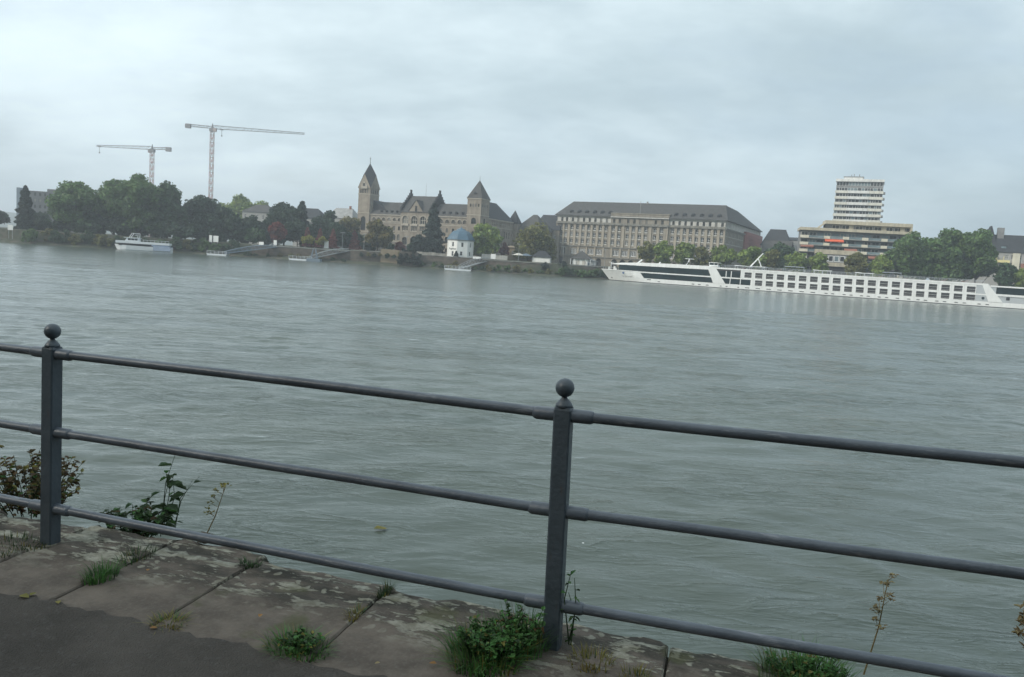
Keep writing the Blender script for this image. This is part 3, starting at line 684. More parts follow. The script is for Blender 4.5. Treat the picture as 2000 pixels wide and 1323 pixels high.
    for x in XL: mb.box(x - 1.2, 0.3, 19.05, x + 1.2, 0.597, 19.38, 1)
    for q in lun + r3: arch_surround(mb, q[0], q[1], q[3], 0.6)
    mb.quad((6, 15.6, GZ), (6, 15.6, 22.2), (23.2, 15.6, 22.2), (23.2, 15.6, GZ))
    wing = mb.build('wing', ['castle_stone', 'castle_trim'], root)
    windows(root, (6.0, 0.6), F, sh(lun, 6.0), cols=3, rows=1, frame='castle_trim', bar=0.14); windows(root, (6.0, 0.6), F, sh(r2 + r3 + r4, 6.0), frame='slate_dark')
    rf = MB(); gable_roof(rf, 6.0, 23.3, 0.6, 15.4, 22.3, 28.6); roof = rf.build('roof', 'slate', root)
    rf = MB()   # cross roof of the wing behind the tower
    rf.quad((13.2, 3.0, 24.6), (13.2, 22, 24.6), (6.0, 22, 29.0), (6.0, 3.0, 29.0)); rf.poly([(13.2, 3.0, 24.6), (6.0, 3.0, 29.0), (-0.4, 3.0, 24.6)]); rf.quad((-0.4, 22, 24.6), (-0.4, 3.0, 24.6), (6, 3.0, 29.0), (6, 22, 29.0)); rf.poly([(13.2, 22, 24.6), (-0.4, 22, 24.6), (6, 22, 29.0)])
    rf.build('roof', 'slate_dark', root)
    def dormer(x, y, z, w=0.9):
        d = MB(); d.box(x - w / 2, y, z, x + w / 2, y + 1.6, z + 0.75, 0); d.box(x - w / 2 + 0.12, y - 0.02, z + 0.12, x + w / 2 - 0.12, y - 0.002, z + 0.62, 1)
        d.prism([(x - w / 2 - 0.15, z + 0.75), (x + w / 2 + 0.15, z + 0.75), (x, z + 1.2)], y - 0.15, y + 2.0, 0); d.build('dormer', ['slate_dark', 'glass'], roof)
    for x in (11.5, 14.3, 17.1, 19.9): dormer(x, 1.55, 23.4)
    # --- centre block with stepped gables
    big = [(26.0, 3.1, 18.6, 22.3, True), (30.7, 3.1, 18.6, 22.3, True), (35.3, 3.1, 18.6, 22.3, True)]
    tri = [(26.0, 3.0, 15.4, 17.6, False), (30.7, 3.0, 15.4, 17.6, False), (35.3, 3.0, 15.4, 17.6, False)]
    gr = [(26.0, 2.7, 9.2, 12.6, True), (30.8, 3.6, 6.6, 13.2, True), (35.3, 2.7, 9.2, 12.6, True)]
    mb = MB(); facade(mb, (23.3, -0.4), F, 15.5, GZ - 1, 23.8, sh(big + tri + gr, 23.3), dep=0.5)
    for (x, w, a, b, f) in big: mb.box(x - w / 2 - 0.3, -0.75, 17.75, x + w / 2 + 0.3, -0.402, 18.6, 1)
    for (x, w, a, b, f) in big:      # arch surrounds
        for k in range(8):
            t0, t1 = math.pi * k / 8, math.pi * (k + 1) / 8; r0, r1 = w / 2, w / 2 + 0.35; zs = b - w / 2
            pts = [(x - r0 * math.cos(t0), zs + r0 * math.sin(t0)), (x - r0 * math.cos(t1), zs + r0 * math.sin(t1)), (x - r1 * math.cos(t1), zs + r1 * math.sin(t1)), (x - r1 * math.cos(t0), zs + r1 * math.sin(t0))]
            mb.prism(pts, -0.55, -0.402, 1)
    for (x, w, a, b, f) in tri: mb.box(x - w / 2 - 0.25, -0.6, a - 0.35, x + w / 2 + 0.25, -0.402, a - 0.02, 1)
    mb.quad((23.3, 15.6, GZ), (23.3, -0.4, GZ), (23.3, -0.4, 23.8), (23.3, 15.6, 23.8)); mb.quad((38.8, -0.4, GZ), (38.8, 15.6, GZ), (38.8, 15.6, 23.8), (38.8, -0.4, 23.8)); mb.quad((38.8, 15.6, GZ), (23.3, 15.6, GZ), (23.3, 15.6, 23.8), (38.8, 15.6, 23.8))
    mb.prism([(27.2, 23.78), (35.2, 23.78), (31.3, 29.2)], -0.38, 0.5, 0); mb.box(30.8, -0.42, 24.2, 31.9, -0.382, 26.8, 2)
    mb.build('centre_block', ['castle_stone', 'castle_trim', 'glass'], root)
    windows(root, (23.3, -0.4), F, sh(big, 23.3), cols=3, rows=2, frame='castle_trim', bar=0.24, dep=0.4); windows(root, (23.3, -0.4), F, sh(tri, 23.3), cols=4, rows=1, frame='castle_trim', bar=0.24, dep=0.4); windows(root, (23.3, -0.4), F, sh(gr, 23.3), cols=2, rows=2, frame='castle_stone', dep=0.4)
    rf = MB(); gable_roof(rf, 23.5, 38.6, -0.4, 15.6, 23.9, 31.8)
    # gable roof over the front gable
    rf.quad((27.0, -0.6, 23.75), (31.3, -0.6, 29.5), (31.3, 6.0, 29.5), (27.0, 1.0, 23.75)); rf.quad((31.3, -0.6, 29.5), (35.5, -0.6, 23.75), (35.5, 1.0, 23.75), (31.3, 6.0, 29.5))
    rf.build('roof', 'slate', root)
    for x in (23.0, 38.3):
        st = MB()
        n = 7
        for k in range(n):
            yy = (7.9 + 0.3) * (1 - k / n); st.box(x, 7.6 - yy, 23.4, x + 0.75, 7.6 + yy, 26.2 + (k + 0.4) * 8.0 / n * 0.98 - 0.4 + k * 0.002)
        st.box(x + 0.1, 7.1, 32.6, x + 0.65, 8.1, 34.6); st.build('stepped_gable', 'slate_dark', root)
    pole = MB(); pole.tube([(31.3, 7.6, 31.6), (31.3, 7.6, 37.5)], [0.09, 0.04], 5); pole.build('flagpole', 'steel_grey', root)
    # --- right wing
    XR = [41.0, 44.1, 47.15, 50.2, 53.3, 55.9]
    lun = [(x, 2.1, 19.5, 21.4, True) for x in XR]; r2 = [(x, 1.2, 15.7, 17.5, True) for x in XR]; r3 = [(x, 1.7, 11.0, 13.8, True) for x in XR]; r4 = [(x, 1.0, 6.9, 8.6, False) for x in XR]
    mb = MB(); facade(mb, (38.8, 0.6), F, 18.4, GZ - 1, 22.5, sh(lun + r2 + r3 + r4, 38.8)); mb.box(38.8, 0.25, 22.3, 57.2, 0.75, 22.8, 1); mb.box(38.8, 0.42, 18.6, 57.2, 0.598, 18.95, 1); mb.box(38.8, 0.42, 10.1, 57.2, 0.598, 10.4, 1)
    for q in lun + r3: arch_surround(mb, q[0], q[1], q[3], 0.6)
    mb.build('wing', ['castle_stone', 'castle_trim'], root)
    windows(root, (38.8, 0.6), F, sh(lun, 38.8), cols=3, rows=1, frame='castle_trim', bar=0.14); windows(root, (38.8, 0.6), F, sh(r2 + r3 + r4, 38.8), frame='slate_dark')
    rf = MB(); gable_roof(rf, 38.7, 57.4, 0.6, 15.4, 22.6, 28.8); roof = rf.build('roof', 'slate', root)
    for x in (41.2, 44.4, 47.6, 50.8, 54.0): dormer(x, 1.55, 23.8)
    # --- right tower
    ops = [(58.7 + 1.3 * k - 57.1, 0.7, 27.3, 28.7, True) for k in range(4)] + [(3.4, 2.4, 19.9, 22.6, True), (3.4, 1.4, 14.5, 16.8, True), (3.4, 1.4, 9.5, 12.0, True)]
    sops = [(1.6 + 1.5 * k, 0.7, 27.3, 28.7, True) for k in range(4)] + [(4.0, 1.6, 19.9, 22.6, True), (4.0, 1.4, 14.5, 16.8, True)]
    mb = MB(); facade(mb, (57.1, -0.2), F, 6.7, GZ - 1, 31.0, ops); facade(mb, (63.8, -0.2), S, 8.2, GZ - 1, 31.0, sops)
    mb.quad((57.1, 8, GZ), (57.1, -0.2, GZ), (57.1, -0.2, 31), (57.1, 8, 31)); mb.quad((63.8, 8, GZ), (57.1, 8, GZ), (57.1, 8, 31), (63.8, 8, 31)); mb.box(56.85, -0.45, 30.6, 64.05, 8.25, 31.05, 1); mb.box(56.95, -0.35, 23.6, 63.95, 8.1, 23.95, 1)
    mb.build('tower', ['castle_stone', 'castle_trim'], root)
    windows(root, (57.1, -0.2), F, ops, frame='slate_dark', cols=1); windows(root, (63.8, -0.2), S, sops, frame='slate_dark', cols=1)
    rf = MB(); pyramid(rf, 57.1, 63.8, -0.2, 8.0, 31.06, 39.2); sp = rf.build('tower_roof', 'slate', root)
    d = MB(); d.box(59.7, 0.35, 32.2, 61.1, 2.6, 33.2); d.prism([(59.5, 33.2), (61.3, 33.2), (60.4, 33.9)], 0.2, 3.0); d.box(60.0, 0.32, 32.4, 60.8, 0.348, 33.0, 1); d.build('dormer', ['slate_dark', 'glass'], sp)
    d = MB(); d.tube([(60.45, 3.9, 38.8), (60.45, 3.9, 41.0)], [0.1, 0.04], 5); d.build('cross', 'slate_dark', sp)
    # --- wing running back from the right tower
    up = [(11.0 + 2.0 * k - 8, 0.8, 20.3, 21.9, True) for k in range(12)]; ar = [(10.6 + 2.6 * k - 8, 1.2, 15.0, 18.2, True) for k in range(9)]; lo = [(10.6 + 2.6 * k - 8, 1.1, 11.0, 12.8, True) for k in range(9)]
    mb = MB(); facade(mb, (63.5, 8.0), S, 27.2, GZ - 1, 22.9, up + ar + lo); mb.box(63.2, 8.0, 22.6, 63.9, 35.2, 23.1, 1); mb.box(63.51, 8.0, 19.3, 63.7, 35.2, 19.65, 1)
    mb.quad((50, 35.2, GZ), (50, 35.2, 22.9), (63.5, 35.2, 22.9), (63.5, 35.2, GZ)); mb.build('wing', ['castle_stone', 'castle_trim'], root)
    windows(root, (63.5, 8.0), S, up + ar + lo, frame='castle_trim', cols=1)
    rf = MB(); A = (63.9, 8.0, 23.1); B = (63.9, 35.6, 23.1); rf.quad(A, B, (57.0, 29.0, 31.2), (57.0, 8.0, 31.2)); rf.poly([B, (50, 35.6, 23.1), (57, 29, 31.2)]); rf.quad((50, 35.6, 23.1), (50, 8, 23.1), (57, 8, 31.2), (57, 29, 31.2)); rf.poly([(50, 8, 23.1), A, (57, 8, 31.2)]); rf.quad((57.6, 8.05, 23.0), (63.9, 8.05, 23.0), (61.0, 12, 29.2), (59.0, 12, 29.2)); rf.build('roof', 'slate_dark', root)
    mb = MB(); mb.box(60.6, 35.3, GZ - 1, 65.4, 40.4, 22.6); mb.build('tower', 'castle_stone', root); rf = MB(); pyramid(rf, 60.6, 65.4, 35.3, 40.4, 22.61, 29.0); rf.build('tower_roof', 'slate_dark', root)
castle()

def office_block():
    root = thing('office_block', 'huge six-storey stone block with pilasters, arcade and wide grey hipped roof', 'building', (18.36, 395.0, 0), R(-27))
    F = (1, 0); S = (0, 1); LEN = 82.3; PJ0, PJ1 = 28.2, 56.5; pj = 0.7
    colsL = [2.7, 5.2] + [8.35 + 2.93 * k for k in range(7)]; colsM = [29.9, 32.8, 36.9, 39.9, 42.9, 45.9, 50.2, 53.4]; colsR = [58.4 + 2.79 * k for k in range(9)]
    rows = [(21.7, 24.1), (18.4, 20.8), (15.3, 17.6)]
    def rowops(cs, w=1.45): return [(x, w, a, b, False) for x in cs for a, b in rows]
    def attic(cs, w=1.15): return [(x, w, 25.9, 27.8, False) for x in cs]
    gw = [10.1 + 4.36 * k for k in range(17)]; ga = [10.8 + 4.12 * k for k in range(17)]
    def seg(x0, x1, y, cs, first):
        gws = [(x, 3.0, 10.4, 13.0, False) for x in gw if x0 + 1.5 < x < x1 - 1.5]; gas = [(x, 3.1, GZ, 8.7, True) for x in ga if x0 + 1.6 < x < x1 - 1.6]
        if first: gws += [(1.2 + 1.25 * k, 0.75, 10.0, 13.2, False) for k in range(4)]; gas += [(2.9, 3.4, GZ, 8.6, False)]
        big = rowops(cs); at = attic(cs)
        sh = lambda L: [(a - x0, b, c, d, e) for a, b, c, d, e in L]
        mb = MB(); facade(mb, (x0, y), F, x1 - x0, GZ - 1, 25.0, sh(big + gws + gas), dep=0.45)
        facade(mb, (x0, y + 0.25), F, x1 - x0, 25.0, 28.8, sh(at), dep=0.3, m=1 if y == 0 else 0)
        mb.box(x0, y - 0.55, 14.0, x1, y - 0.003, 14.5, 2); mb.box(x0, y - 0.5, 9.1, x1, y - 0.003, 9.55, 2); mb.box(x0, y - 0.9, 24.75, x1, y + 0.24, 25.35, 2); mb.box(x0, y - 0.85, 25.36, x1, y - 0.75, 25.8, 2); mb.box(x0, y - 0.6, 28.4, x1, y + 0.24, 28.85, 1)
        name = mb.build('front_wall', ['block_stone', 'attic_render', 'cornice_stone'], root)
        edges = sorted(cs)
        def pilaster(xm, hw, z0, z1, d):
            key = ('pilaster', round(hw, 2), z0, z1, d)
            if key not in WIN:
                q = MB(); q.box(-hw, -d, 0, hw, -0.002, z1 - z0); q.box(-hw - 0.06, -d - 0.06, z1 - z0 - 0.45, hw + 0.06, -0.002, z1 - z0 - 0.1)
                me = bpy.data.meshes.new('pilaster'); me.from_pydata(q.v, [], q.f); me.materials.append(MATS['block_pilaster']); WIN[key] = me
            place('pilaster', WIN[key], root, (xm, y, z0))
        for a, b in zip(edges[:-1], edges[1:]): pilaster((a + b) / 2, min(0.62, (b - a) / 2 - 0.78), 14.5, 24.74, 0.38)
        for xx in (x0 + 0.35, x1 - 0.35): pilaster(xx, 0.33, 14.5, 24.74, 0.38)
        for i in range(len(gw) - 1):
            xm = (gw[i] + gw[i + 1]) / 2
            if x0 + 0.5 < xm < x1 - 0.5: pilaster(xm, 0.4, 9.56, 13.98, 0.3)
        windows(root, (x0, y), F, sh(big), cols=2, rows=2, sill=0.42, bar=0.1, dep=0.36); windows(root, (x0, y + 0.25), F, sh(at), cols=2, rows=1, frame='cornice_stone'); windows(root, (x0, y), F, sh([q for q in gws if q[1] > 2]), cols=4, rows=1, bar=0.22, dep=0.36); windows(root, (x0, y), F, sh([q for q in gws if q[1] < 2]), cols=1, rows=1, frame='cornice_stone', dep=0.36)
        for (x, w, a, b, f) in sh(gas):
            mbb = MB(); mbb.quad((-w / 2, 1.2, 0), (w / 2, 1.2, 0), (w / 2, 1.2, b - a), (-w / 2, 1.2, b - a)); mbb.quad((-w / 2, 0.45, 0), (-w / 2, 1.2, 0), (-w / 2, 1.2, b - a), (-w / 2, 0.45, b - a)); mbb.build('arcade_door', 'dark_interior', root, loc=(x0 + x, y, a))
    seg(0.0, PJ0, 0.0, colsL, True); seg(PJ0, PJ1, -pj, colsM, False); seg(PJ1, LEN, 0.0, colsR, False)
    mb = MB(); mb.box(PJ0, -pj + 0.1, 28.86, PJ1, 2.6, 30.5); mb.box(PJ0 - 0.15, -pj - 0.15, 30.2, PJ1 + 0.15, 2.7, 30.62); mb.build('parapet', 'block_stone', root)
    # right-hand side: stone return and the long red wall behind
    scol = [2.6 + 2.9 * k for k in range(13)]
    ops = [(x, 1.45, a, b, False) for x in scol for a, b in rows] + [(x, 1.6, 10.2, 13.0, False) for x in scol]
    mb = MB(); facade(mb, (LEN, 0.0), S, 41.0, GZ - 1, 25.0, ops, dep=0.4); facade(mb, (LEN - 0.25, 0.0), S, 84.0, 25.0, 28.8, [(x, 1.15, 25.9, 27.8, False) for x in scol[:4]], dep=0.3, m=1)
    for z0, z1 in ((14.0, 14.5), (9.1, 9.55), (24.75, 25.35)): mb.box(LEN + 0.003, -0.5, z0, LEN + 0.6, 41.0, z1, 2)
    mb.quad((0, 20, GZ), (0, 0, GZ), (0, 0, 28.8), (0, 20, 28.8)); mb.quad((0, 20, GZ), (0, 20, 28.8), (66, 20, 28.8), (66, 20, GZ)); mb.quad((LEN, 84, GZ), (66, 84, GZ), (66, 84, 28.8), (LEN, 84, 28.8))
    mb.build('side_wall', ['block_stone', 'attic_render', 'cornice_stone'], root)
    windows(root, (LEN, 0.0), S, ops, cols=2, rows=2, sill=0.3, dep=0.34); windows(root, (LEN - 0.25, 0.0), S, [(x, 1.15, 25.9, 27.8, False) for x in scol[:4]], cols=2, rows=1, frame='cornice_stone')
    rd = MB(); rd.box(LEN - 2, 41.01, GZ - 1, LEN + 0.9, 86.0, 26.4)
    for k in range(9): rd.box(LEN + 0.902, 41.2, 7.5 + 2.2 * k, LEN + 0.99, 85.8, 7.62 + 2.2 * k)
    rw = rd.build('red_wall', 'red_sheeting', root); rw['label'] = 'red sheeted wall at the rear'
    # roof
    z0, zr = 28.9, 36.3; rf = MB(); e = 0.9
    A = (-e, -e, z0); B = (LEN + e, -e, z0); C = (LEN + e, 84.5, z0); D = (66, 84.5, z0); E_ = (66, 21, z0); G = (-e, 21, z0)
    P = (4.0, 10, zr); Qp = (79.2, 10, zr); Rr = (78.6, 40, 36.0); T = (74, 84.0, 30.6)
    rf.quad(A, B, Qp, P); rf.poly([G, A, P]); rf.quad(B, C, Rr, Qp); rf.poly([C, D, Rr]); rf.quad(E_, G, P, Qp); rf.quad(D, E_, Qp, Rr); rf.box(-e, -e, z0 - 0.25, LEN + e, 21, z0 - 0.02); rf.box(66, 21.02, z0 - 0.25, LEN + e, 84.5, z0 - 0.02)
    roof = rf.build('roof', 'slate', root)
    def dorm(x):
        d = MB(); y = 0.9; d.box(x - 0.8, y, 29.4, x + 0.8, y + 2.8, 31.0); d.lathe([(1.0, 0.0), (0.9, 0.35), (0.55, 0.65), (0.05, 0.8)], 10, (x, y + 0.9, 30.95)); d.box(x - 0.5, y - 0.03, 29.7, x + 0.5, y - 0.002, 30.9, 1); d.build('dormer', ['slate_dark', 'glass'], roof)
    for k in range(6): dorm(6.9 + 4.0 * k); dorm(58.9 + 3.95 * k)
    for k in range(6):
        s = MB(); y = 22 + 3.6 * k; s.prism([(0, 0), (0.9, 0), (0.9, 1.1), (0, 1.1)], 0, 0.08); o = s.build('skylight', 'glass_pale', roof); o.rotation_euler = (R(-62), 0, R(90)); o.location = (LEN - 0.75, y, 31.1)
    ch = MB(); ch.box(41.9, 9.4, 36.0, 42.5, 10.2, 37.0); ch.box(41.85, 0.6, 30.5, 42.0, 0.7, 36.3); ch.build('chimney', 'grey_concrete', roof)
office_block()

def terrace_block():
    root = thing('terrace_block', 'beige stepped apartment block with planter boxes on its long balconies', 'building', (122.5, 350.0, 0), R(-15))
    L = 45.5; F = (1, 0)
    body = MB(); body.box(0.3, 2.6, GZ - 1, L - 0.3, 16, 26.4, 0); body.box(10.3, 5.3, 27.5, 44.4, 14, 31.0, 0); body.build('wall', 'tower_grey', root)
    band = MB(); band.box(-0.4, -0.2, 26.45, L, 16.2, 27.65); band.build('parapet', 'beige_concrete', root)
    band = MB(); band.prism([(7.5, 27.66), (10.0, 29.75), (44.7, 29.75), (44.7, 31.2), (9.9, 31.2), (9.9, 30.4), (6.6, 27.66)], 3.0, 14.5); band.build('parapet', 'beige_concrete', root)
    ends = MB(); ends.box(44.0, 3.0, 27.66, 44.7, 14.0, 29.74); ends.build('end_wall', 'beige_concrete', root)
    slabs = [23.3, 20.35, 17.4, 14.45, 11.5, 8.5]
    rnd = random.Random(3)
    for z in slabs:
        s = MB(); s.box(0.0, 0.0, z - 0.28, L - 1, 2.61, z); s.box(0.0, 0.02, z + 0.95, L - 1, 0.06, z + 1.0); bal = s.build('balcony', 'grey_concrete', root)
        g = MB()
        for a, b in ((3.4, 9.6), (12.0, 17.2), (19.6, 24.9), (27.3, 32.5), (34.9, 40.1)): g.box(a, 0.05, z + 0.05, b, 0.09, z + 0.94)
        g.build('balustrade', 'glass_pale' if z > 15 else 'glass', bal)
        for x, w in ((0.0, 3.3), (9.7, 2.25), (17.3, 2.25), (25.0, 2.25), (32.6, 2.25), (40.2, 2.25)):
            p = MB(); p.prism([(x - 0.1, z - 0.25), (x + w + 0.1, z - 0.25), (x + w + 0.1, z + 0.95), (x - 0.1, z + 0.95)], -0.42, 0.38); p.build('planter_box', 'cream_paint', bal)
    tops = [26.4] + slabs[:-1]
    for zf, zt in zip(slabs, tops):
        for x in (1.8, 5.2, 8.4, 11.2, 14.4, 17.8, 21.0, 24.2, 27.6, 30.8, 34.2, 37.4, 40.8, 43.6):
            place('window', window_mesh(2.7, zt - zf - 0.75, cols=2, rows=1, frame='cream_paint' if rnd.random() < 0.4 else 'tower_grey', pane='glass_pale' if (zf > 22 and 9 < x < 30) or rnd.random() < 0.2 else 'glass', bar=0.12, dep=-0.04), root, (x, 2.6, zf + 0.1))
    for x in (14.5, 18.5, 24.0, 28.0, 31.5, 36.0, 39.5, 42.6): place('window', window_mesh(2.9, 1.7, cols=2, rows=1, frame='cream_paint', bar=0.14, dep=-0.04), root, (x, 5.3, 27.75))
    for x in (20.8, 33.9, 41.2): p = MB(); p.box(x - 0.9, 4.6, 27.67, x + 0.9, 5.25, 29.74); p.build('pier', 'beige_concrete', root)
    # low projecting wing in front
    lob = MB(); lob.prism([(6.3, 16.4), (23.8, 16.4), (23.8, 18.3), (6.3, 18.3)], -5.0, 0.0); lob.box(6.6, -4.7, 12.9, 23.5, 0, 16.38, 1); lob.box(9.5, -5.0, 11.3, 22.0, 0, 12.9); lob.box(10, -4.0, GZ - 1, 21.5, 0, 11.28, 2); lob.build('front_wing', ['beige_concrete', 'tower_grey', 'dark_interior'], root)
    for k in range(7): place('window', window_mesh(2.0, 2.5, cols=1, rows=1, frame='white_paint', pane='glass_pale' if k % 2 else 'glass', bar=0.22, dep=-0.04), root, (8.2 + 2.25 * k, -4.7, 13.3))
    def awn(x0, x1, z, m, lab):
        a = MB(); a.prism([(0, 0), (x1 - x0, 0), (x1 - x0, 0.06), (0, 0.06)], 0, 2.2); o = a.build('awning', m, root, loc=(x0, -1.2, z - 0.55)); o.rotation_euler = (R(26), 0, 0)
        v = MB(); v.box(0, -0.04, -0.42, x1 - x0, -0.01, 0.02); v.build('valance', m, o); o['label'] = lab
    awn(10.0, 17.6, 22.75, 'orange_awning', 'bright orange extended awning'); awn(0.3, 5.6, 19.95, 'brown_awning', 'narrow brown awning'); awn(18.2, 23.4, 18.9, 'brown_awning', 'faded brown awning'); awn(28.0, 33.0, 16.3, 'brown_awning', 'dull brown awning')
terrace_block()

def highrise():
    root = thing('apartment_tower', 'white high-rise apartment tower with horizontal balcony bands and flat roof', 'building', (166.5, 430.0, 0), R(-24))
    W = 23.4; D = 15
    b = MB(); b.box(0.3, 1.2, GZ - 1, W - 0.3, D, 58.9); b.build('wall', 'tower_grey', root)
    rnd = random.Random(8); base = 37.9
    zs = [base + 3.03 * k for k in range(-10, 6)]
    for k, z in enumerate(zs):
        for (x0, x1, y, m) in ((0.0, 6.4, 0.25, 'tower_cream'), (6.42, 16.5, -0.15, 'tower_white'), (16.56, W, 0.15, 'tower_cream')):
            q = MB(); q.box(x0, y, z - 1.35, x1, y + 0.18, z); q.box(x0, y + 0.19, z - 1.35, x1, 1.3, z - 1.15); q.build('balcony_band', m, root)
        if z > 34:
            x = 0.4
            while x < W - 0.9:
                w = rnd.choice([1.1, 1.5, 1.9]); w = min(w, W - 0.4 - x)
                place('window', window_mesh(w - 0.08, 1.55, cols=1, rows=1, frame='tower_white', pane='glass' if rnd.random() < 0.75 else 'glass_pale', bar=0.10, dep=-0.03), root, (x + w / 2, 1.2, z + 0.05)); x += w
    t = MB(); t.box(-0.1, -0.2, 57.75, 16.0, D, 59.1); t.box(16.05, 0.1, 57.8, W, D, 59.05); t.build('roof_parapet', 'tower_white', root)
    x = 0.4
    while x < W - 1: place('window', window_mesh(1.4, 2.0, cols=1, rows=1, frame='tower_white', pane='glass_pale' if 5 < x < 16 else 'glass', bar=0.10, dep=-0.03), root, (x + 0.7, 1.2, 55.6)); x += 1.5
    p = MB(); p.box(3.7, 3, 59.1, 13.0, 10, 60.4); p.box(3.4, 2.7, 60.41, 13.3, 10.3, 60.75, 1)
    for xx, h in ((7.2, 1.2), (8.4, 1.6), (11.0, 1.4)): p.tube([(xx, 5, 60.7), (xx, 5, 60.7 + h)], 0.16, 5, 1)
    p.build('roof_house', ['tower_white', 'tower_grey'], root)
    for k, z in enumerate(zs):
        if z > 34: q = MB(); q.box(W - 0.29, 2.2, z - 1.2, W + 0.9, 6.0, z - 0.2); q.build('side_balcony', 'grey_concrete', root)
highrise()

def pavilion():
    root = thing('river_pavilion', 'white octagonal pavilion with blue domed roof on the embankment', 'building', (-23.4, 327.0, 0), R(-10))
    rot = R(-90); rad = 5.5; zb, zt = 4.9, 12.1
    corner = [(rad * math.cos(rot + R(45) * k), rad * math.sin(rot + R(45) * k)) for k in range(8)]
    w = MB()
    side = 2 * rad * math.sin(R(22.5))
    for k in range(8):
        a, b = corner[k], corner[(k + 1) % 8]; u = ((b[0] - a[0]) / side, (b[1] - a[1]) / side)
        ops = [(side / 2, 0.85, 9.3, 11.0, False), (side / 2 - (0.3 if k != 7 else 0.0), 0.9, 5.5 if k == 7 else 5.9, 7.4, False)]
        facade(w, a, u, side, zb, zt, ops, dep=0.25); windows(root, a, u, ops, cols=2, rows=2, frame='steel_grey', bar=0.07)
    w.lathe([(rad + 0.22, 11.75), (rad + 0.30, 12.0), (rad + 0.30, 12.15), (rad, 12.16)], 8, (0, 0, 0), 1, rot); w.build('wall', ['white_render', 'steel_grey'], root)
    r = MB(); r.lathe([(rad + 0.5, 12.16), (rad + 0.2, 12.6), (rad - 0.35, 13.5), (rad - 1.1, 14.6), (rad - 2.1, 15.55), (1.9, 16.05)], 8, (0, 0, 0), 0, rot); roof = r.build('roof', 'blue_roof', root)
    l = MB(); l.lathe([(1.9, 16.05), (1.7, 16.35), (0.9, 16.75), (0.25, 17.0), (0.1, 17.6)], 8, (0, 0, 0), 0, rot); l.build('lantern', 'blue_roof', roof)
    pl = MB(); pl.lathe([(rad + 0.15, 0.2), (rad + 0.15, 4.88)], 8, (0, 0, 0), 0, rot); pl.build('plinth', 'wall_brown', root)
    cu = bpy.data.curves.new('lettering', 'FONT'); cu.body = 'Pegelhaus'; cu.size = 0.95; cu.align_x = 'CENTER'; cu.extrude = 0.02
    t = bpy.data.objects.new('lettering', cu); col.objects.link(t); bpy.context.view_layer.update()
    me = bpy.data.meshes.new_from_object(t.evaluated_get(bpy.context.evaluated_depsgraph_get())); bpy.data.objects.remove(t); me.materials.clear(); me.materials.append(MATS['lettering_dark'])
    a, b = corner[7], corner[0]; ang = math.atan2(b[1] - a[1], b[0] - a[0]); mid = ((a[0] + b[0]) / 2, (a[1] + b[1]) / 2)
    o = place('lettering', me, root); o.rotation_euler = (R(90), 0, ang); nx, ny = math.sin(ang), -math.cos(ang); o.location = (mid[0] + nx * 0.04, mid[1] + ny * 0.04, 8.1)
pavilion()

def small_house(name, label, loc, rz, L, D, ze, zr, wall, roof, base=GZ - 1, hip=0.0, cat='house', nwin=0, wz=(0, 0), chimney=False, wall_h=None, over=0.5, ww=1.1):
    root = thing(name, label, cat, (loc[0], loc[1], 0), rz)
    ops = [(L * (k + 0.5) / nwin, ww, wz[0], wz[1], False) for k in range(nwin)] if nwin else []
    w = MB(); facade(w, (0, 0), (1, 0), L, base, ze, ops, dep=0.2); facade(w, (L, 0), (0, 1), D, base, ze, [(D / 2, ww, wz[0], wz[1], False)] if nwin else [], dep=0.2)
    w.quad((0, D, base), (0, 0, base), (0, 0, ze), (0, D, ze)); w.quad((L, D, base), (0, D, base), (0, D, ze), (L, D, ze))
    if not hip: w.poly([(L, 0, ze), (L, D, ze), (L, D / 2, zr - 0.05)]); w.poly([(0, D, ze), (0, 0, ze), (0, D / 2, zr - 0.05)])
    w.build('wall', wall, root)
    if nwin: windows(root, (0, 0), (1, 0), ops, dep=0.15); windows(root, (L, 0), (0, 1), [(D / 2, ww, wz[0], wz[1], False)], dep=0.15)
    r = MB()
    if hip: hip_roof(r, 0, L, 0, D, ze + 0.01, zr, hip, L - hip, None, over)
    else: gable_roof(r, -0.2, L + 0.2, 0, D, ze + 0.01, zr, over)
    rf = r.build('roof', roof, root)
    if chimney: c = MB(); c.box(L * 0.7, D * 0.45, zr - 1.5, L * 0.7 + 0.9, D * 0.45 + 0.9, zr + 1.2); c.build('chimney', 'brick_red', rf)
    return root
small_house('villa', 'villa with pale grey hipped roof half hidden by dark trees', (-138.0, 400), R(-6), 15.5, 11, 20.9, 25.0, 'house_render', 'slate', hip=5.0, nwin=5, wz=(17.6, 19.8))
small_house('villa', 'villa with dark gabled roof between the tall trees beside the stone tower', (-113, 402), R(-10), 15, 11, 19.5, 24.8, 'house_render', 'slate_dark', nwin=4, wz=(16, 18), hip=4.5)
small_house('town_house', 'pale town house with light mansard roof left of the stone tower', (-99, 412), R(-16), 14.5, 11, 21.0, 26.4, 'house_render', 'grey_concrete', nwin=5, wz=(17.5, 19.7), hip=2.6, chimney=True)
small_house('town_house', 'dark-roofed town house tucked beside the stone tower', (-86, 418), R(-20), 8, 11, 19.0, 24.4, 'house_render', 'slate_dark', hip=2.0)
small_house('annex', 'annex with grey hipped roof between the palace and the stone block', (-2.0, 384), R(-24), 13, 18, 20.0, 27.8, 'castle_stone', 'slate', hip=5.5, nwin=4, wz=(15.5, 17.8))
small_house('annex', 'wing with tall dark slate roof touching the end of the stone block', (7.0, 398), R(-24), 14, 12, 21.2, 28.8, 'block_stone', 'slate_dark', hip=2.5, nwin=3, wz=(16, 18.6))
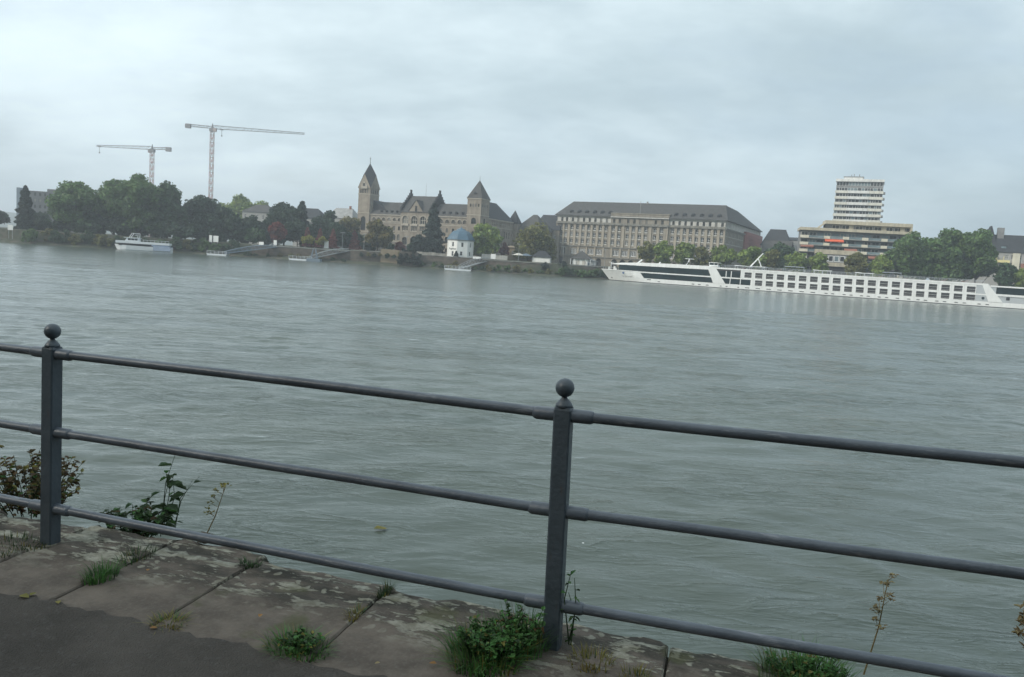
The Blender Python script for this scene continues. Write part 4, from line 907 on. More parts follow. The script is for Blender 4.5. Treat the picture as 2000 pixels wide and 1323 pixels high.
small_house('town_house', 'grey town house with dark half-hipped roof beside the red wall', (120.8, 400), R(-24), 13.5, 14, 20.5, 29.0, 'grey_concrete', 'slate_dark', hip=3, nwin=4, wz=(16, 18))
small_house('town_house', 'low grey house with long slate roof in front of the red wall', (115.2, 381), R(-30), 13, 12, 16.5, 22.5, 'wall_grey', 'slate', hip=0, nwin=0)
small_house('town_house', 'flat grey house between the slate roofs and the beige terraces', (134, 410), R(-16), 16, 10, 24.4, 26.0, 'house_render', 'slate_dark', hip=2, nwin=4, wz=(21.5, 23.4))
small_house('garden_house', 'low tan garden house with arched gate between the willow and the palace', (-6.0, 343), R(-14), 11, 6, 10.6, 11.4, 'wall_tan', 'wall_tan', hip=2.5, nwin=4, wz=(7.6, 9.2), cat='house', ww=0.9)
small_house('kiosk', 'low white kiosk with dark hipped roof under the willow', (6.2, 326), R(-10), 7.2, 4.5, 7.25, 9.9, 'white_render', 'slate_dark', hip=2.4, nwin=0, cat='kiosk')
k = small_house('kiosk', 'white kiosk with tall grey pyramid roof near the ship bow', (22.6, 326), R(-12), 6.6, 5.4, 7.6, 10.9, 'white_render', 'slate', hip=3.1, nwin=0, cat='kiosk', over=0.9)
for x in (-0.75, 0.9, 5.4, 7.3): p = MB(); p.box(x - 0.1, -0.75, GZ - 1, x + 0.1, -0.55, 7.6); p.build('porch_post', 'white_paint', k)
for x in (2.2, 4.6): p = MB(); p.box(x - 0.7, -0.05, GZ - 0.2, x + 0.7, -0.004, 7.0); p.build('door', 'garden_white', k)
p = MB(); p.box(6.61, 0.4, GZ, 9.4, 5.2, 7.0); p.prism([(6.3, 7.01), (9.9, 7.01), (6.62, 7.9)], 0.0, 5.4); p.build('side_room', 'steel_grey', k)

def right_house():
    root = thing('apartment_house', 'dark-roofed apartment house with cream pier and red bay at the quay', 'house', (186.0, 333, 0), R(-20))
    w = MB(); facade(w, (0, 0), (1, 0), 40, GZ - 1, 21.2, [(x, 1.3, z, z + 1.7, False) for z in (18.6, 15.4, 12.2) for x in (4.2, 6.4, 8.6, 14.5, 16.6, 19, 22, 25)], dep=0.25); w.quad((0, 12, GZ), (0, 0, GZ), (0, 0, 21.2), (0, 12, 21.2)); w.quad((40, 0, GZ), (40, 12, GZ), (40, 12, 21.2), (40, 0, 21.2)); w.build('wall', 'house_render', root)
    windows(root, (0, 0), (1, 0), [(x, 1.3, z, z + 1.7, False) for z in (18.6, 15.4, 12.2) for x in (4.2, 6.4, 8.6, 14.5, 16.6, 19, 22, 25)], frame='white_paint')
    r = MB(); gable_roof(r, -0.3, 40.3, 0, 12, 21.21, 28.6, 0.5); rf = r.build('roof', 'slate_dark', root)
    c = MB(); c.box(11.0, 4.6, 26.0, 13.4, 6.6, 31.4); c.build('chimney', 'tower_grey', rf)
    c = MB(); c.prism([(6.0, 24.5), (11.0, 24.5), (8.5, 32.0)], 3.5, 8.5); c.build('gable_dormer', 'slate_dark', rf)
    for x in (12.0, 20.0):
        d = MB(); d.box(x, 1.0, 22.6, x + 2.2, 3.4, 23.8); d.box(x + 0.2, 0.97, 22.8, x + 2.0, 0.998, 23.6, 1); d.build('dormer', ['slate_dark', 'glass_pale'], rf)
    pr = MB(); pr.box(16.4, -0.6, GZ, 19.0, -0.003, 21.0); pr.build('pier', 'cream_paint', root)
    bay = MB(); bay.box(19.6, -0.8, GZ, 32, -0.004, 17.0); bay.build('bay', 'brick_red', root)
    for z in (14.2, 17.0):
        b = MB(); b.box(10.6, -1.5, z, 15.4, -0.004, z + 0.2); b.box(10.6, -1.5, z + 0.2, 15.4, -1.4, z + 1.0); b.box(10.6, -1.5, z + 0.2, 10.7, -0.004, z + 2.6); b.box(13.0, -1.5, z + 1.0, 13.2, -1.4, z + 2.6); b.build('balcony', 'yellow_paint', root)
right_house()

def shell_block():
    root = thing('apartment_slab', 'hazy grey apartment slab beyond the dark cypress', 'building', (-266.0, 428, 0), R(4))
    ops = [(2 + 2.6 * k, 1.2, 23.2 - 3.2 * r, 25.0 - 3.2 * r, False) for k in range(11) for r in range(4)]
    w = MB(); facade(w, (0, 0), (1, 0), 30, GZ, 25.8, ops, dep=0.3); w.quad((0, 12, GZ), (0, 0, GZ), (0, 0, 25.8), (0, 12, 25.8)); w.quad((30, 0, GZ), (30, 12, GZ), (30, 12, 25.8), (30, 0, 25.8)); w.quad((0, 0, 25.8), (30, 0, 25.8), (30, 12, 25.8), (0, 12, 25.8)); w.box(12, 3, 25.81, 17, 8, 27.4); w.build('wall', 'slab_grey', root)
    windows(root, (0, 0), (1, 0), ops, cols=1, rows=1, frame='slab_grey')
    s = MB(); s.box(-2.0, -0.5, GZ, -0.1, 8, 27.0); s.build('scaffold_net', 'steel_blue', root)
shell_block()

# ------------------------------------------------------------------ embankment walls, landing stages, boats, cranes
def wall(label, x0, y0, x1, y1, z0, z1, m, thick=0.8, cap=None):
    L = math.hypot(x1 - x0, y1 - y0); rz = math.atan2(y1 - y0, x1 - x0)
    root = thing('embankment_wall', label, 'wall', (x0, y0, 0), rz)
    rnd = random.Random(int(x0 * 10)); n = max(2, int(L / 3)); mb = MB()
    for k in range(n):
        a, b = L * k / n, L * (k + 1) / n; j = rnd.uniform(-0.12, 0.12)
        mb.box(a, j, z0, b - 0.001 * k, thick, z1 + rnd.uniform(-0.12, 0.12))
    mb.build('masonry', m, root)
    if cap: c = MB(); c.box(-0.1, -0.2, z1 + 0.13, L + 0.1, thick + 0.2, z1 + 0.38); c.build('coping', cap, root)
    return root
wall('pale grey river wall left of the cypress, against the water', -235, 291.0, -197.5, 289.0, -0.5, 3.4, 'wall_grey', cap='grey_concrete')
wall('brown stained river wall below the yellow round trees', -104, 313.0, -66.0, 317.8, 0.3, 4.6, 'wall_brown', cap='grey_concrete')
wall('brown wall with pale top band below the left palace tower', -66.0, 317.0, -54.0, 317.6, -0.3, 5.0, 'wall_brown', cap='wall_grey')
wall('tan sandstone buttress wall between brown wall and ivy', -54.0, 316.8, -46.5, 317.2, -0.3, 6.4, 'wall_tan')
wall('dark ivy-grown bastion wall under the palace garden', -46.4, 314.6, -39.0, 315.6, -0.5, 6.0, 'wall_brown', thick=5)
wall('long brown garden wall between bastion and white pavilion', -39.0, 319.0, -14.0, 319.0, 0.5, 4.9, 'wall_brown', cap='wall_grey')
wall('brown wall with pale coping below the white kiosk and willow', -14.0, 319.2, 14.0, 320.0, 1.0, 4.5, 'wall_brown', cap='wall_grey')
wall('brown promenade wall behind the ship bow', 14.2, 320.6, 52.0, 327.0, 0.6, 4.6, 'wall_brown', cap='grey_concrete')
wall('grey quay wall behind the moored river ship', 52.0, 327.2, 190.0, 277.5, -0.5, 4.6, 'wall_grey', cap='grey_concrete')
wall('low pale garden wall beside the tan garden house', -14.5, 327.0, -4.0, 328.5, 4.6, 7.0, 'garden_white', thick=0.4)
wall('low pale terrace wall in front of the palace', -52.0, 338, -28.0, 332, 4.6, 6.3, 'wall_grey', thick=0.5)

def gangway(label, a, b, h=1.3, w=2.0, m='steel_blue'):
    a = Vector(a); b = Vector(b); L = (b - a).length; rz = math.atan2(b.y - a.y, b.x - a.x); el = math.asin((b.z - a.z) / L)
    root = thing('gangway', label, 'gangway', a, 0); root.rotation_euler = (0, -el, rz)
    d = MB(); d.box(0, 0, -0.15, L, w, 0); d.build('deck', m, root)
    for y in (0.0, w):
        t = MB(); n = max(4, int(L / 1.6))
        arc = lambda q: h * (0.55 + 0.6 * math.sin(math.pi * q))
        for k in range(n):
            q0, q1 = k / n, (k + 1) / n; x0, x1 = L * q0, L * q1
            t.tube([(x0, y, arc(q0)), (x1, y, arc(q1))], 0.10, 4); t.tube([(x0, y, 0), (x0, y, arc(q0))], 0.07, 4); t.tube([(x0, y, 0), (x1, y, arc(q1))], 0.06, 4)
        t.tube([(0, y, 0), (L, y, 0)], 0.11, 4); t.build('truss', m, root)
    return root
def pontoon(label, x, y, rz, L, cab=True, extra=0.0):
    root = thing('landing_pontoon', label, 'pontoon', (x, y, 0), rz)
    h = MB(); h.prism([(0.6, -0.4), (L - 0.6, -0.4), (L, 0.55), (0, 0.55)], 0, 4.0); h.build('float', 'boat_white', root)
    d = MB(); d.box(0.1, 0.1, 0.551, L - 0.1, 3.9, 0.62); d.build('deck', 'steel_grey', root)
    r = MB()
    for k in range(int(L / 1.5) + 1): r.tube([(0.15 + k * (L - 0.3) / int(L / 1.5), 0.15, 0.6), (0.15 + k * (L - 0.3) / int(L / 1.5), 0.15, 1.6)], 0.05, 4)
    r.tube([(0.15, 0.15, 1.6), (L - 0.15, 0.15, 1.6)], 0.05, 4); r.tube([(0.15, 0.15, 1.1), (L - 0.15, 0.15, 1.1)], 0.04, 4); r.build('guard_rail', 'boat_white', root)
    if cab: c = MB(); c.box(L * 0.55, 1.5, 0.62, L * 0.85, 3.6, 2.5); c.box(L * 0.55 - 0.2, 1.3, 2.5, L * 0.85 + 0.2, 3.8, 2.65); c.build('shelter', 'boat_white', root)
pontoon('low white landing pontoon near the excursion boat', -117.0, 301.0, R(4), 7.5, cab=False)
gangway('blue-grey gangway climbing the bank right of the excursion boat', (-110.5, 303.0, 0.9), (-94.0, 313.0, 4.6), m='steel_blue')
pontoon('white landing pontoon below the red and yellow trees', -88.0, 308.0, R(2), 9.0, cab=False)
gangway('long grey gangway from the pontoon up to the palace wall', (-80.0, 310.5, 0.9), (-66.5, 317.5, 4.9), h=1.5, m='steel_grey')
mast = thing('landing_portal', 'blue steel landing portal with pyramid frame at the middle pontoon', 'portal', (-78.5, 309.5, 0))
mb = MB()
for x, y in ((-1.6, -1.2), (1.6, -1.2), (1.6, 1.2), (-1.6, 1.2)): mb.tube([(x, y, -0.5), (x * 0.25, y * 0.25, 4.8)], 0.16, 5)
mb.box(-2.6, -1.6, -0.3, 2.6, 1.6, 1.0); mb.build('frame', 'steel_blue', mast)
pontoon('grey landing pontoon below the white pavilion', -28.0, 309.5, R(1), 10.5, cab=False)
gangway('arched grey truss gangway below the white pavilion', (-21.5, 311.5, 0.8), (-10.5, 320.5, 4.7), h=1.7, m='steel_grey')

def signboard(label, x, y, z0, w, h, post=1.2, m='white_paint', rz=R(-10)):
    root = thing('signboard', label, 'sign', (x, y, 0), rz)
    b = MB(); b.box(-w / 2, 0, z0, w / 2, 0.15, z0 + h); b.build('panel', m, root)
    p = MB()
    for s in (-0.35, 0.35): p.box(w * s - 0.07, 0.151, z0 - post, w * s + 0.07, 0.3, z0 + h * 0.8)
    p.build('legs', 'steel_grey', root)
signboard('large white notice board by the arched gangway', -9.6, 320.8, 5.3, 2.0, 2.0, 0.6)
signboard('long white banner board below the pavilion', -16.0, 318.0, 4.9, 3.2, 0.9, 0.8)
signboard('tall white panel by the red tree on the promenade', -77.0, 322, 5.3, 1.9, 2.9, 0.5)
signboard('white notice panel right of the excursion boat', -119.6, 311.5, 4.9, 1.2, 2.6, 0.5)
signboard('wide white notice panel beside the narrow one at the landing', -117.6, 311.5, 5.0, 2.2, 2.4, 0.5)
signboard('small white notice board above the blue-grey gangway', -100.8, 314.6, 5.0, 2.0, 1.2, 0.8)
signboard('narrow white panel near the upper end of the blue-grey gangway', -95.6, 315.5, 5.0, 1.3, 2.2, 0.5)
signboard('square white river sign beside the cypress', -187.0, 294.6, 4.6, 1.9, 1.9, 3.2, rz=0)

def lamp_post(x, y, h, label):
    root = thing('street_lamp', label, 'lamp', (x, y, GZ - 0.3), 0, 'street lamps on the far promenade')
    p = MB(); p.tube([(0, 0, 0), (0, 0, h * 0.5), (0, 0, h)], [0.11, 0.08, 0.06], 6); p.build('pole', 'steel_grey', root)
    q = MB(); q.box(-0.9, -0.12, h, 0.9, 0.12, h + 0.18); q.build('lamp_head', 'steel_grey', root)
for i, x in enumerate((-70.5, -62.0, -45.0, 0.5, 18.5, 36.0)): lamp_post(x, bank_y(x) + 9, 7.0, 'slim grey street lamp, %s from the middle landing portal along the promenade' % ORD[i])

def parasol(x, y, m, label):
    root = thing('parasol', label, 'parasol', (x, y, GZ))
    c = MB(); c.lathe([(2.6, 2.3), (1.6, 2.75), (0.4, 3.15), (0.05, 3.3)], 8); c.build('canopy', m, root)
    p = MB(); p.tube([(0, 0, -0.2), (0, 0, 2.4)], 0.05, 6); p.build('pole', 'steel_grey', root)
parasol(0.5, 326.5, 'garden_white', 'pale open parasol beside the tan garden house')
parasol(3.6, 327.0, 'steel_blue', 'dark open parasol between garden house and kiosk')

def excursion_boat():
    root = thing('excursion_boat', 'small white two-deck excursion boat with pale blue stern', 'boat', (-147.6, 291.5, 0), R(12)); root.scale = (1, 1, 0.86)
    L = 19.8; W = 4.6
    h = MB(); st = [(0.0, 0.0, 2.4), (0.8, 0.9, 2.35), (2.2, 1.7, 2.25), (4.5, 2.3, 2.1), (10, 2.3, 2.0), (L, 2.2, 2.0)]
    rows = []
    for x, hb, zt in st:
        xb = x + max(0, 1.4 - x * 0.5); rows.append([(xb, W / 2 - hb * 0.75, -0.5), (x + (xb - x) * .6, W / 2 - hb * 0.92, 0.4), (x, W / 2 - hb, zt), (x, W / 2 + hb, zt), (x + (xb - x) * .6, W / 2 + hb * 0.92, 0.4), (xb, W / 2 + hb * 0.75, -0.5)])
    for i in range(len(rows) - 1):
        for k in range(5): h.quad(rows[i][k], rows[i + 1][k], rows[i + 1][k + 1], rows[i][k + 1])
    h.poly(rows[-1]); h.build('hull', 'boat_white', root)
    s = MB(); s.box(13.8, -0.02, 0.5, L - 0.1, W + 0.02, 2.3); s.build('stern', 'boat_blue', root)
    d = MB(); d.box(1.9, 0.35, 2.05, 12.8, W - 0.35, 2.95); d.build('saloon', 'dark_interior', root)
    for k in range(9): w = MB(); w.box(0, -0.03, 0, 1.02, 0.0, 0.68); w.build('window', 'glass', root, loc=(2.4 + 1.13 * k, 0.34, 2.15))
    u = MB(); u.prism([(0.9, 2.95), (L - 0.4, 2.95), (L - 0.4, 3.85), (0.9, 4.0)], 0.1, W - 0.1); u.build('upper_deck', 'boat_white', root)
    b = MB(); b.box(13.2, 0.3, 2.3, 19.0, W - 0.3, 2.94); b.build('aft_saloon', 'boat_blue', root)
    wh = MB(); wh.prism([(3.9, 3.9), (8.6, 3.9), (8.6, 5.3), (4.7, 5.3)], 0.6, W - 0.6); wh.prism([(3.6, 5.3), (9.0, 5.3), (9.0, 5.5), (3.6, 5.5)], 0.4, W - 0.4); wh.build('wheelhouse', 'boat_white', root)
    for k in range(3): w = MB(); w.box(0, -0.03, 0, 1.0, 0.0, 0.75); w.build('window', 'glass', root, loc=(5.0 + 1.15 * k, 0.598, 4.3))
    a = MB()
    for y in (0.9, W - 0.9): a.tube([(5.4, y, 5.5), (6.3, y, 7.3), (8.4, y, 7.3), (8.3, y, 5.5)], 0.1, 5)
    a.tube([(6.3, 0.9, 7.3), (6.3, W - 0.9, 7.3)], 0.1, 5); a.build('mast_arch', 'boat_white', root)
    r = MB()
    for k in range(9): r.tube([(9.2 + 1.25 * k, 0.2, 3.8), (9.2 + 1.25 * k, 0.2, 4.7)], 0.045, 4)
    r.tube([(9.2, 0.2, 4.7), (19.2, 0.2, 4.7)], 0.045, 4); r.build('deck_rail', 'boat_white', root)
excursion_boat()

def crane(label, x, y, ztop, back, front, side, tip_dz=0.0):
    root = thing('tower_crane', label, 'crane', (x, y, 0), 0 if side > 0 else math.pi, 'tower cranes over the trees')
    def lattice(p0, p1, w0, w1, n, r, m, name, mats, alt=None):
        mb = MB(); p0 = Vector(p0); p1 = Vector(p1); d = (p1 - p0).normalized(); a = Vector((0, 1, 0)); u = a; v = d.cross(u).normalized(); cs = []
        for k in range(n + 1):
            q = k / n; p = p0.lerp(p1, q); w = (w0 + (w1 - w0) * q) / 2; cs.append([p + u * w * s + v * w * t for s, t in ((-1, -1), (1, -1), (1, 1), (-1, 1))])
        for k in range(n):
            mm = k % 2 if alt else m
            for i in range(4):
                mb.tube([cs[k][i], cs[k + 1][i]], r, 4, mm, False); mb.tube([cs[k][i], cs[k + 1][(i + 1) % 4]] if k % 2 else [cs[k][(i + 1) % 4], cs[k + 1][i]], r * 0.7, 4, mm, False); mb.tube([cs[k][i], cs[k][(i + 1) % 4]], r * 0.7, 4, mm, False)
        return mb.build(name, mats, root)
    lattice((0, 0, GZ - 1), (0, 0, ztop - 2.5), 1.8, 1.8, int(ztop / 2.3), 0.14, 0, 'mast', ['crane_red', 'crane_white'], alt=True)
    lattice((0.8, 0, ztop - 0.2), (front, 0, ztop + tip_dz), 1.9, 0.8, int(front / 2.2), 0.085, 0, 'jib', ['crane_grey'])
    lattice((-0.8, 0, ztop - 0.4), (-back, 0, ztop + 0.1), 1.2, 1.2, max(4, int(back / 2.2)), 0.11, 0, 'counter_jib', ['crane_grey'])
    c = MB(); c.box(-back - 0.6, -0.9, ztop - 1.6, -back + 2.4, 0.9, ztop + 0.8); c.build('counterweight', 'crane_grey', root)
    c = MB(); c.box(-1.4, -1.3, ztop - 2.6, 1.4, 1.3, ztop - 0.9); c.tube([(0, 0, ztop - 1), (0, 0, ztop + 2.0)], [0.9, 0.15], 4); c.build('slewing_head', 'crane_grey', root)
    c = MB(); c.box(1.0, -1.9, ztop - 2.9, 2.8, -0.4, ztop - 0.9); c.build('cab', 'crane_white', root)
    hx = min(front - 2, 5.5 if front > 45 else front - 1.2); c = MB(); c.box(hx - 0.8, -0.5, ztop - 1.6, hx + 0.8, 0.5, ztop - 1.0); c.tube([(hx, 0, ztop - 1.4), (hx, 0, ztop - 4.6)], 0.12, 4); c.box(hx - 0.3, -0.3, ztop - 5.2, hx + 0.3, 0.3, ztop - 4.5); c.build('trolley', 'crane_grey', root)
crane('taller red and white tower crane with long jib to the right', -181.0, 470, 71.0, 15.0, 53.5, 1, tip_dz=-0.6)
crane('shorter red tower crane with jib pointing left over the trees', -220.3, 480, 58.0, 10.6, 33.3, -1, tip_dz=-1.0)

# ------------------------------------------------------------------ the river cruise ship
def river_ship():
    root = thing('river_cruise_ship', 'long white river cruise ship with two rows of dark cabin windows', 'ship', (43.58, 303.0, 0), R(-22.3))
    END = 136.0; W = 11.4; HB = W / 2
    def stem(z): return -9.8 - 3.7 * min(max(z, -1), 4.2) / 4.1
    def hb(s, z):
        q = min(max((s - stem(z)) / (13.0 + (4.2 - z) * 1.2), 0), 1); return HB * (1 - (1 - q) ** 2.1)
    def loft(levels, stations, mb, m=0):
        for side in (-1, 1):
            for i in range(len(stations) - 1):
                for k in range(len(levels) - 1):
                    pt = lambda q, z: (max(stations[q], stem(z)), HB + side * hb(max(stations[q], stem(z)), z), z)
                    f = [pt(i, levels[k]), pt(i + 1, levels[k]), pt(i + 1, levels[k + 1]), pt(i, levels[k + 1])]
                    mb.quad(*(f if side < 0 else f[::-1]), m)
    st = [-13.6, -13, -12.4, -11.6, -10.8, -9.8, -8.5, -7, -5, -3, -1, 1.5, 4, 7, 12, 60, END]
    mb = MB(); loft([0.22, 0.9, 1.7], st, mb); mb.quad((END, 0, 0.2), (END, W, 0.2), (END, W, 1.7), (END, 0, 1.7)); mb.build('hull', 'ship_white', root, smooth=False)
    mb = MB(); loft([-1.0, -0.2, 0.22], st, mb); mb.build('keel_band', 'ship_keel', root)
    mb = MB(); bs = st[:12] + [2.6]; loft([1.702, 2.5, 3.3, 4.12], bs, mb)
    mb.quad((2.6, 0.05, 1.70), (5.0, 0.02, 1.70), (3.4, 0.02, 3.62), (2.6, 0.05, 3.62)); mb.quad((2.6, 0.05, 3.62), (3.4, 0.02, 3.62), (3.4, 0.02, 4.12), (2.6, 0.05, 4.12))
    mb.build('bow', 'ship_white', root)
    bd = MB(); bd.poly([(max(s, stem(4)), HB - hb(max(s, stem(4)), 3.7) + 0.1, 3.7) for s in bs] + [(max(s, stem(4)), HB + hb(max(s, stem(4)), 3.7) - 0.1, 3.7) for s in reversed(bs)]); bd.build('fore_deck', 'ship_grey', root)
    core = MB(); core.box(-4.9, 0.9, 3.72, 4.6, W - 0.9, 6.3); core.box(4.6, 0.18, 1.72, 118.0, W - 0.18, 6.86); core.box(118.0, 0.5, 1.72, END - 0.5, W - 0.5, 6.6); core.build('superstructure', 'dark_interior', root)
    # forward lounge glazing: panes between thin joints
    def pane(pts, m='ship_glass', y=0.05): p = MB(); p.prism(pts, y, y + 0.1); p.build('window', m, root)
    def yside(s): return HB - hb(s, 4.1) + 0.03
    xs = np.linspace(-5.2, 28.4, 11)
    for a, b in zip(xs[:-1], xs[1:]):
        a2, b2 = a + 0.03, b - 0.03; ya, yb = yside(a), yside(b); last = b > 28
        v = [(a2, ya, 4.12), (b2 + (1.0 if last else 0), yb, 4.12), (b2, yb, 6.3), (a2, ya, 6.18)]
        p = MB(); p.quad(*v); p.quad(*[(q[0], q[1] + 0.12, q[2]) for q in reversed(v)]); p.build('window', 'ship_glass', root)
    pane([(5.0, 1.72), (8.1, 1.72), (8.1, 3.62), (3.45, 3.62)])
    xs = np.linspace(8.1, 30.0, 8)
    for a, b in zip(xs[:-1], xs[1:]): pane([(a + 0.05, 1.72), (b - 0.03 + (0.55 if b > 29.9 else 0), 1.72), (b - 0.03, 3.66), (a + 0.05, 3.66)])
    band = MB(); band.box(2.6, -0.06, 3.67, 118.5, 0.18, 4.12)
    for i in range(len(bs) - 1):
        s0, s1 = max(bs[i], stem(4.1)), max(bs[i + 1], stem(4.1))
        band.quad((s0, HB - hb(s0, 4.1) - 0.05, 3.95), (s1, HB - hb(s1, 4.1) - 0.05, 3.95), (s1, HB - hb(s1, 4.1) - 0.05, 4.2), (s0, HB - hb(s0, 4.1) - 0.05, 4.2))
    band.build('deck_band', 'ship_white', root)
    # roof of the lounge with pointed front
    rf = MB(); prof = [(-8.6, 6.42, 6.25), (-4.5, 6.95, 6.22), (3, 7.45, 6.24), (15, 7.66, 6.3), (29.2, 7.72, 6.42)]
    rows = []
    for s, zt, zb in prof:
        w = HB if s > 3 else HB * (0.62 if s < -8 else 0.86 if s < -4 else 0.98); rows.append([(s, HB - w - 0.1, zb), (s, HB - w, zt), (s, HB + w, zt), (s, HB + w + 0.1, zb)])
    for i in range(len(rows) - 1):
        for k in range(4): a, b = rows[i], rows[i + 1]; j = (k + 1) % 4; rf.quad(a[k], b[k], b[j], a[j])
    rf.poly(rows[0]); rf.poly(rows[-1][::-1]); rf.build('lounge_roof', 'ship_white', root)
    sl = MB(); sl.prism([(30.55, 1.70), (34.9, 1.70), (30.9, 7.5), (28.5, 7.72), (28.5, 6.4)], -0.10, 0.3); sl.build('slanted_panel', 'ship_white', root)
    # glazed lobby aft of the panel
    for a, b in ((33.2, 34.8), (35.2, 36.6), (37.0, 39.9)): pane([(a, 4.14), (b, 4.14), (b, 6.26), (a - 0.9 if a < 34 else a, 6.26)])
    for a, b in ((35.2, 36.4), (36.8, 40.0), (40.3, 43.6)): pane([(a, 1.72), (b, 1.72), (b, 3.65), (a - 1.5 if a < 36 else a, 3.65)])
    fr = MB()
    for x in (34.95, 36.75): fr.box(x - 0.14, -0.04, 4.12, x + 0.14, 0.04, 6.3)
    for x in (36.55, 40.15): fr.box(x - 0.13, -0.04, 1.70, x + 0.13, 0.04, 3.66)
    fr.build('window_mullion', 'ship_white', root)
    # cabins
    cab = MB(); c0, pitch, w, n = 41.4, 3.697, 2.45, 20
    up = [(c0 + pitch * i + w / 2 - 40.0, w, 4.38, 6.26, False) for i in range(n)]; lo = [(c0 + pitch * i + w / 2 - 40.0 + 0.15, w, 1.80, 3.62, False) for i in range(1, n)]
    facade(cab, (40.0, -0.02), (1, 0), 74.3, 4.125, 6.87, up, dep=0.35); facade(cab, (43.7, -0.02), (1, 0), 70.6, 1.702, 3.668, [(a - 3.7, b, c, d, e) for a, b, c, d, e in lo], dep=0.35); cab.build('cabin_wall', 'ship_white', root)
    wm = MB(); wm.quad((-w / 2, 0.3, 0), (w / 2, 0.3, 0), (w / 2, 0.3, 1.88), (-w / 2, 0.3, 1.88), 0); wm.box(-w / 2, 0.08, 0.98, w / 2, 0.13, 1.05, 1); wm.box(-w / 2, 0.09, 0.30, w / 2, 0.12, 0.34, 1); wm.box(-0.03, 0.26, 0, 0.03, 0.298, 1.88, 2)
    me = bpy.data.meshes.new('cabin_window'); me.from_pydata(wm.v, [], wm.f)
    for k in ('ship_glass', 'ship_white', 'ship_keel'): me.materials.append(MATS[k])
    me.polygons.foreach_set('material_index', wm.m)
    me2 = me.copy(); me2.materials[0] = mat('cabin_curtain', (0.05, 0.12, 0.12), 0.2, 0.3, 0.4)
    rnd = random.Random(6)
    for (xc, ww, a, b, f) in up + lo: place('cabin_window', me2 if rnd.random() < 0.22 else me, root, (40.0 + xc, -0.02, a))
    for k, x in enumerate([40.0] + [c0 + pitch * i + w for i in range(n - 1)]):
        j = MB(); j.box(x + 0.42, -0.035, 4.14, x + 0.47, -0.022, 6.8); j.build('panel_joint', 'ship_grey', root)
    db = MB(); db.prism([(29.0, 6.875), (117.3, 6.875), (116.2, 7.48), (29.0, 7.48)], -0.12, 0.35); db.build('sun_deck_edge', 'ship_white', root)
    dk = MB(); dk.box(29.3, 0.36, 6.88, 118, W, 7.4); dk.build('sun_deck', 'ship_grey', root)
    # aft part
    gp = MB(); gp.prism([(114.35, 4.125), (117.0, 4.125), (116.3, 6.87), (114.35, 6.87)], 0.0, 0.2); gp.prism([(114.35, 1.71), (118.2, 1.71), (117.4, 3.665), (114.35, 3.665)], 0.0, 0.2); gp.build('aft_panel', 'ship_grey', root)
    pl = MB(); pl.lathe([(0.45, 0), (0.45, 0.05)], 14); o = pl.build('round_port', 'ship_glass', root); o.rotation_euler = (R(90), 0, 0); o.location = (116.5, -0.003, 2.75)
    s2 = MB(); s2.prism([(118.1, 1.70), (122.2, 1.70), (117.4, 7.49), (115.7, 7.49)], -0.14, 0.35); s2.build('slanted_panel', 'ship_white', root)
    af = MB(); af.box(118.2, 0.1, 6.56, END, W - 0.1, 7.02); af.box(118.9, 0.05, 3.72, END, 0.5, 4.38); af.build('aft_deck_band', 'ship_white', root)
    aw = MB(); aw.box(118.6, 0.3, 1.72, END, 0.5, 3.72); aw.box(118.4, 0.3, 4.38, 120.0, 0.5, 6.55); aw.build('aft_wall', 'ship_grey', root)
    for k in range(5): pane([(120.1 + 3.1 * k, 4.4), (123.15 + 3.1 * k, 4.4), (123.15 + 3.1 * k, 6.54), (120.1 + 3.1 * k, 6.54)], y=0.36)
    d = MB(); d.box(123.0, 0.27, 2.5, 124.0, 0.298, 3.5); d.build('aft_door', 'ship_keel', root)
    # slots along the waterline
    slots = [(6.9, 1.3, 1.5), (10.7, .75, .9), (23.4, .75, .9), (25.7, .75, .9), (28.6, .75, 1.0), (33.4, .75, .6), (35.5, .75, .6), (39.6, .75, .6)] + [(42.7 + pitch * i, .78, 1.5) for i in range(7)]
    slots += [(x, .78, .95) for x in (69.2, 71.3, 75.0, 77.2, 80.5, 82.6, 86, 88.3, 91.6, 95.0, 97.8, 100, 103.4, 105.6, 109, 111.4, 115.6, 117.9)]
    for s, z, ww in slots: q = MB(); q.box(-ww / 2, -0.05, -0.13, ww / 2, -0.004, 0.13); q.build('hull_slot', 'ship_keel', root, loc=(s, 0, z))
    an = MB(); ya = HB - hb(-8.6, 1.1); an.box(-8.9, ya - 0.12, 0.95, -8.1, ya + 0.1, 1.25); an.build('anchor_pocket', 'ship_keel', root)
    # writing too small to read in the picture: a row of short dark strokes; and the bow emblem
    tx = MB(); x = 20.0; rn = random.Random(2)
    for k in range(16):
        if k == 2: x += 0.55; continue
        h = rn.choice([0.26, 0.26, 0.34]); tx.box(x, -0.02, 6.92, x + 0.09, 0.0, 6.92 + h); tx.box(x + 0.1, -0.02, 6.92 + rn.choice([0, h - 0.08, h * 0.45]), x + 0.26, 0.0, 7.0 + rn.choice([0, h - 0.08, h * 0.45]) * 0.98 + 0.02); x += 0.36
    tx.build('lettering', 'lettering_dark', root)
    ye = yside(-3.2) - 0.10
    em = MB(); em.lathe([(0.42, 0), (0.42, 0.04)], 12); o = em.build('bow_emblem', 'logo_blue', root); o.rotation_euler = (R(90), 0, R(-10)); o.location = (-3.3, HB - hb(-3.3, 3.3) - 0.05, 3.25)
    nm = MB(); x = -3.9
    for k in range(9):
        xx = x + 0.5 * k; y = HB - hb(xx, 1.95) - 0.06; nm.box(xx, y, 1.8, xx + 0.1, y + 0.1, 2.1); nm.box(xx + 0.1, y, 1.8 if k % 2 else 2.02, xx + 0.32, y + 0.1, 1.88 if k % 2 else 2.1)
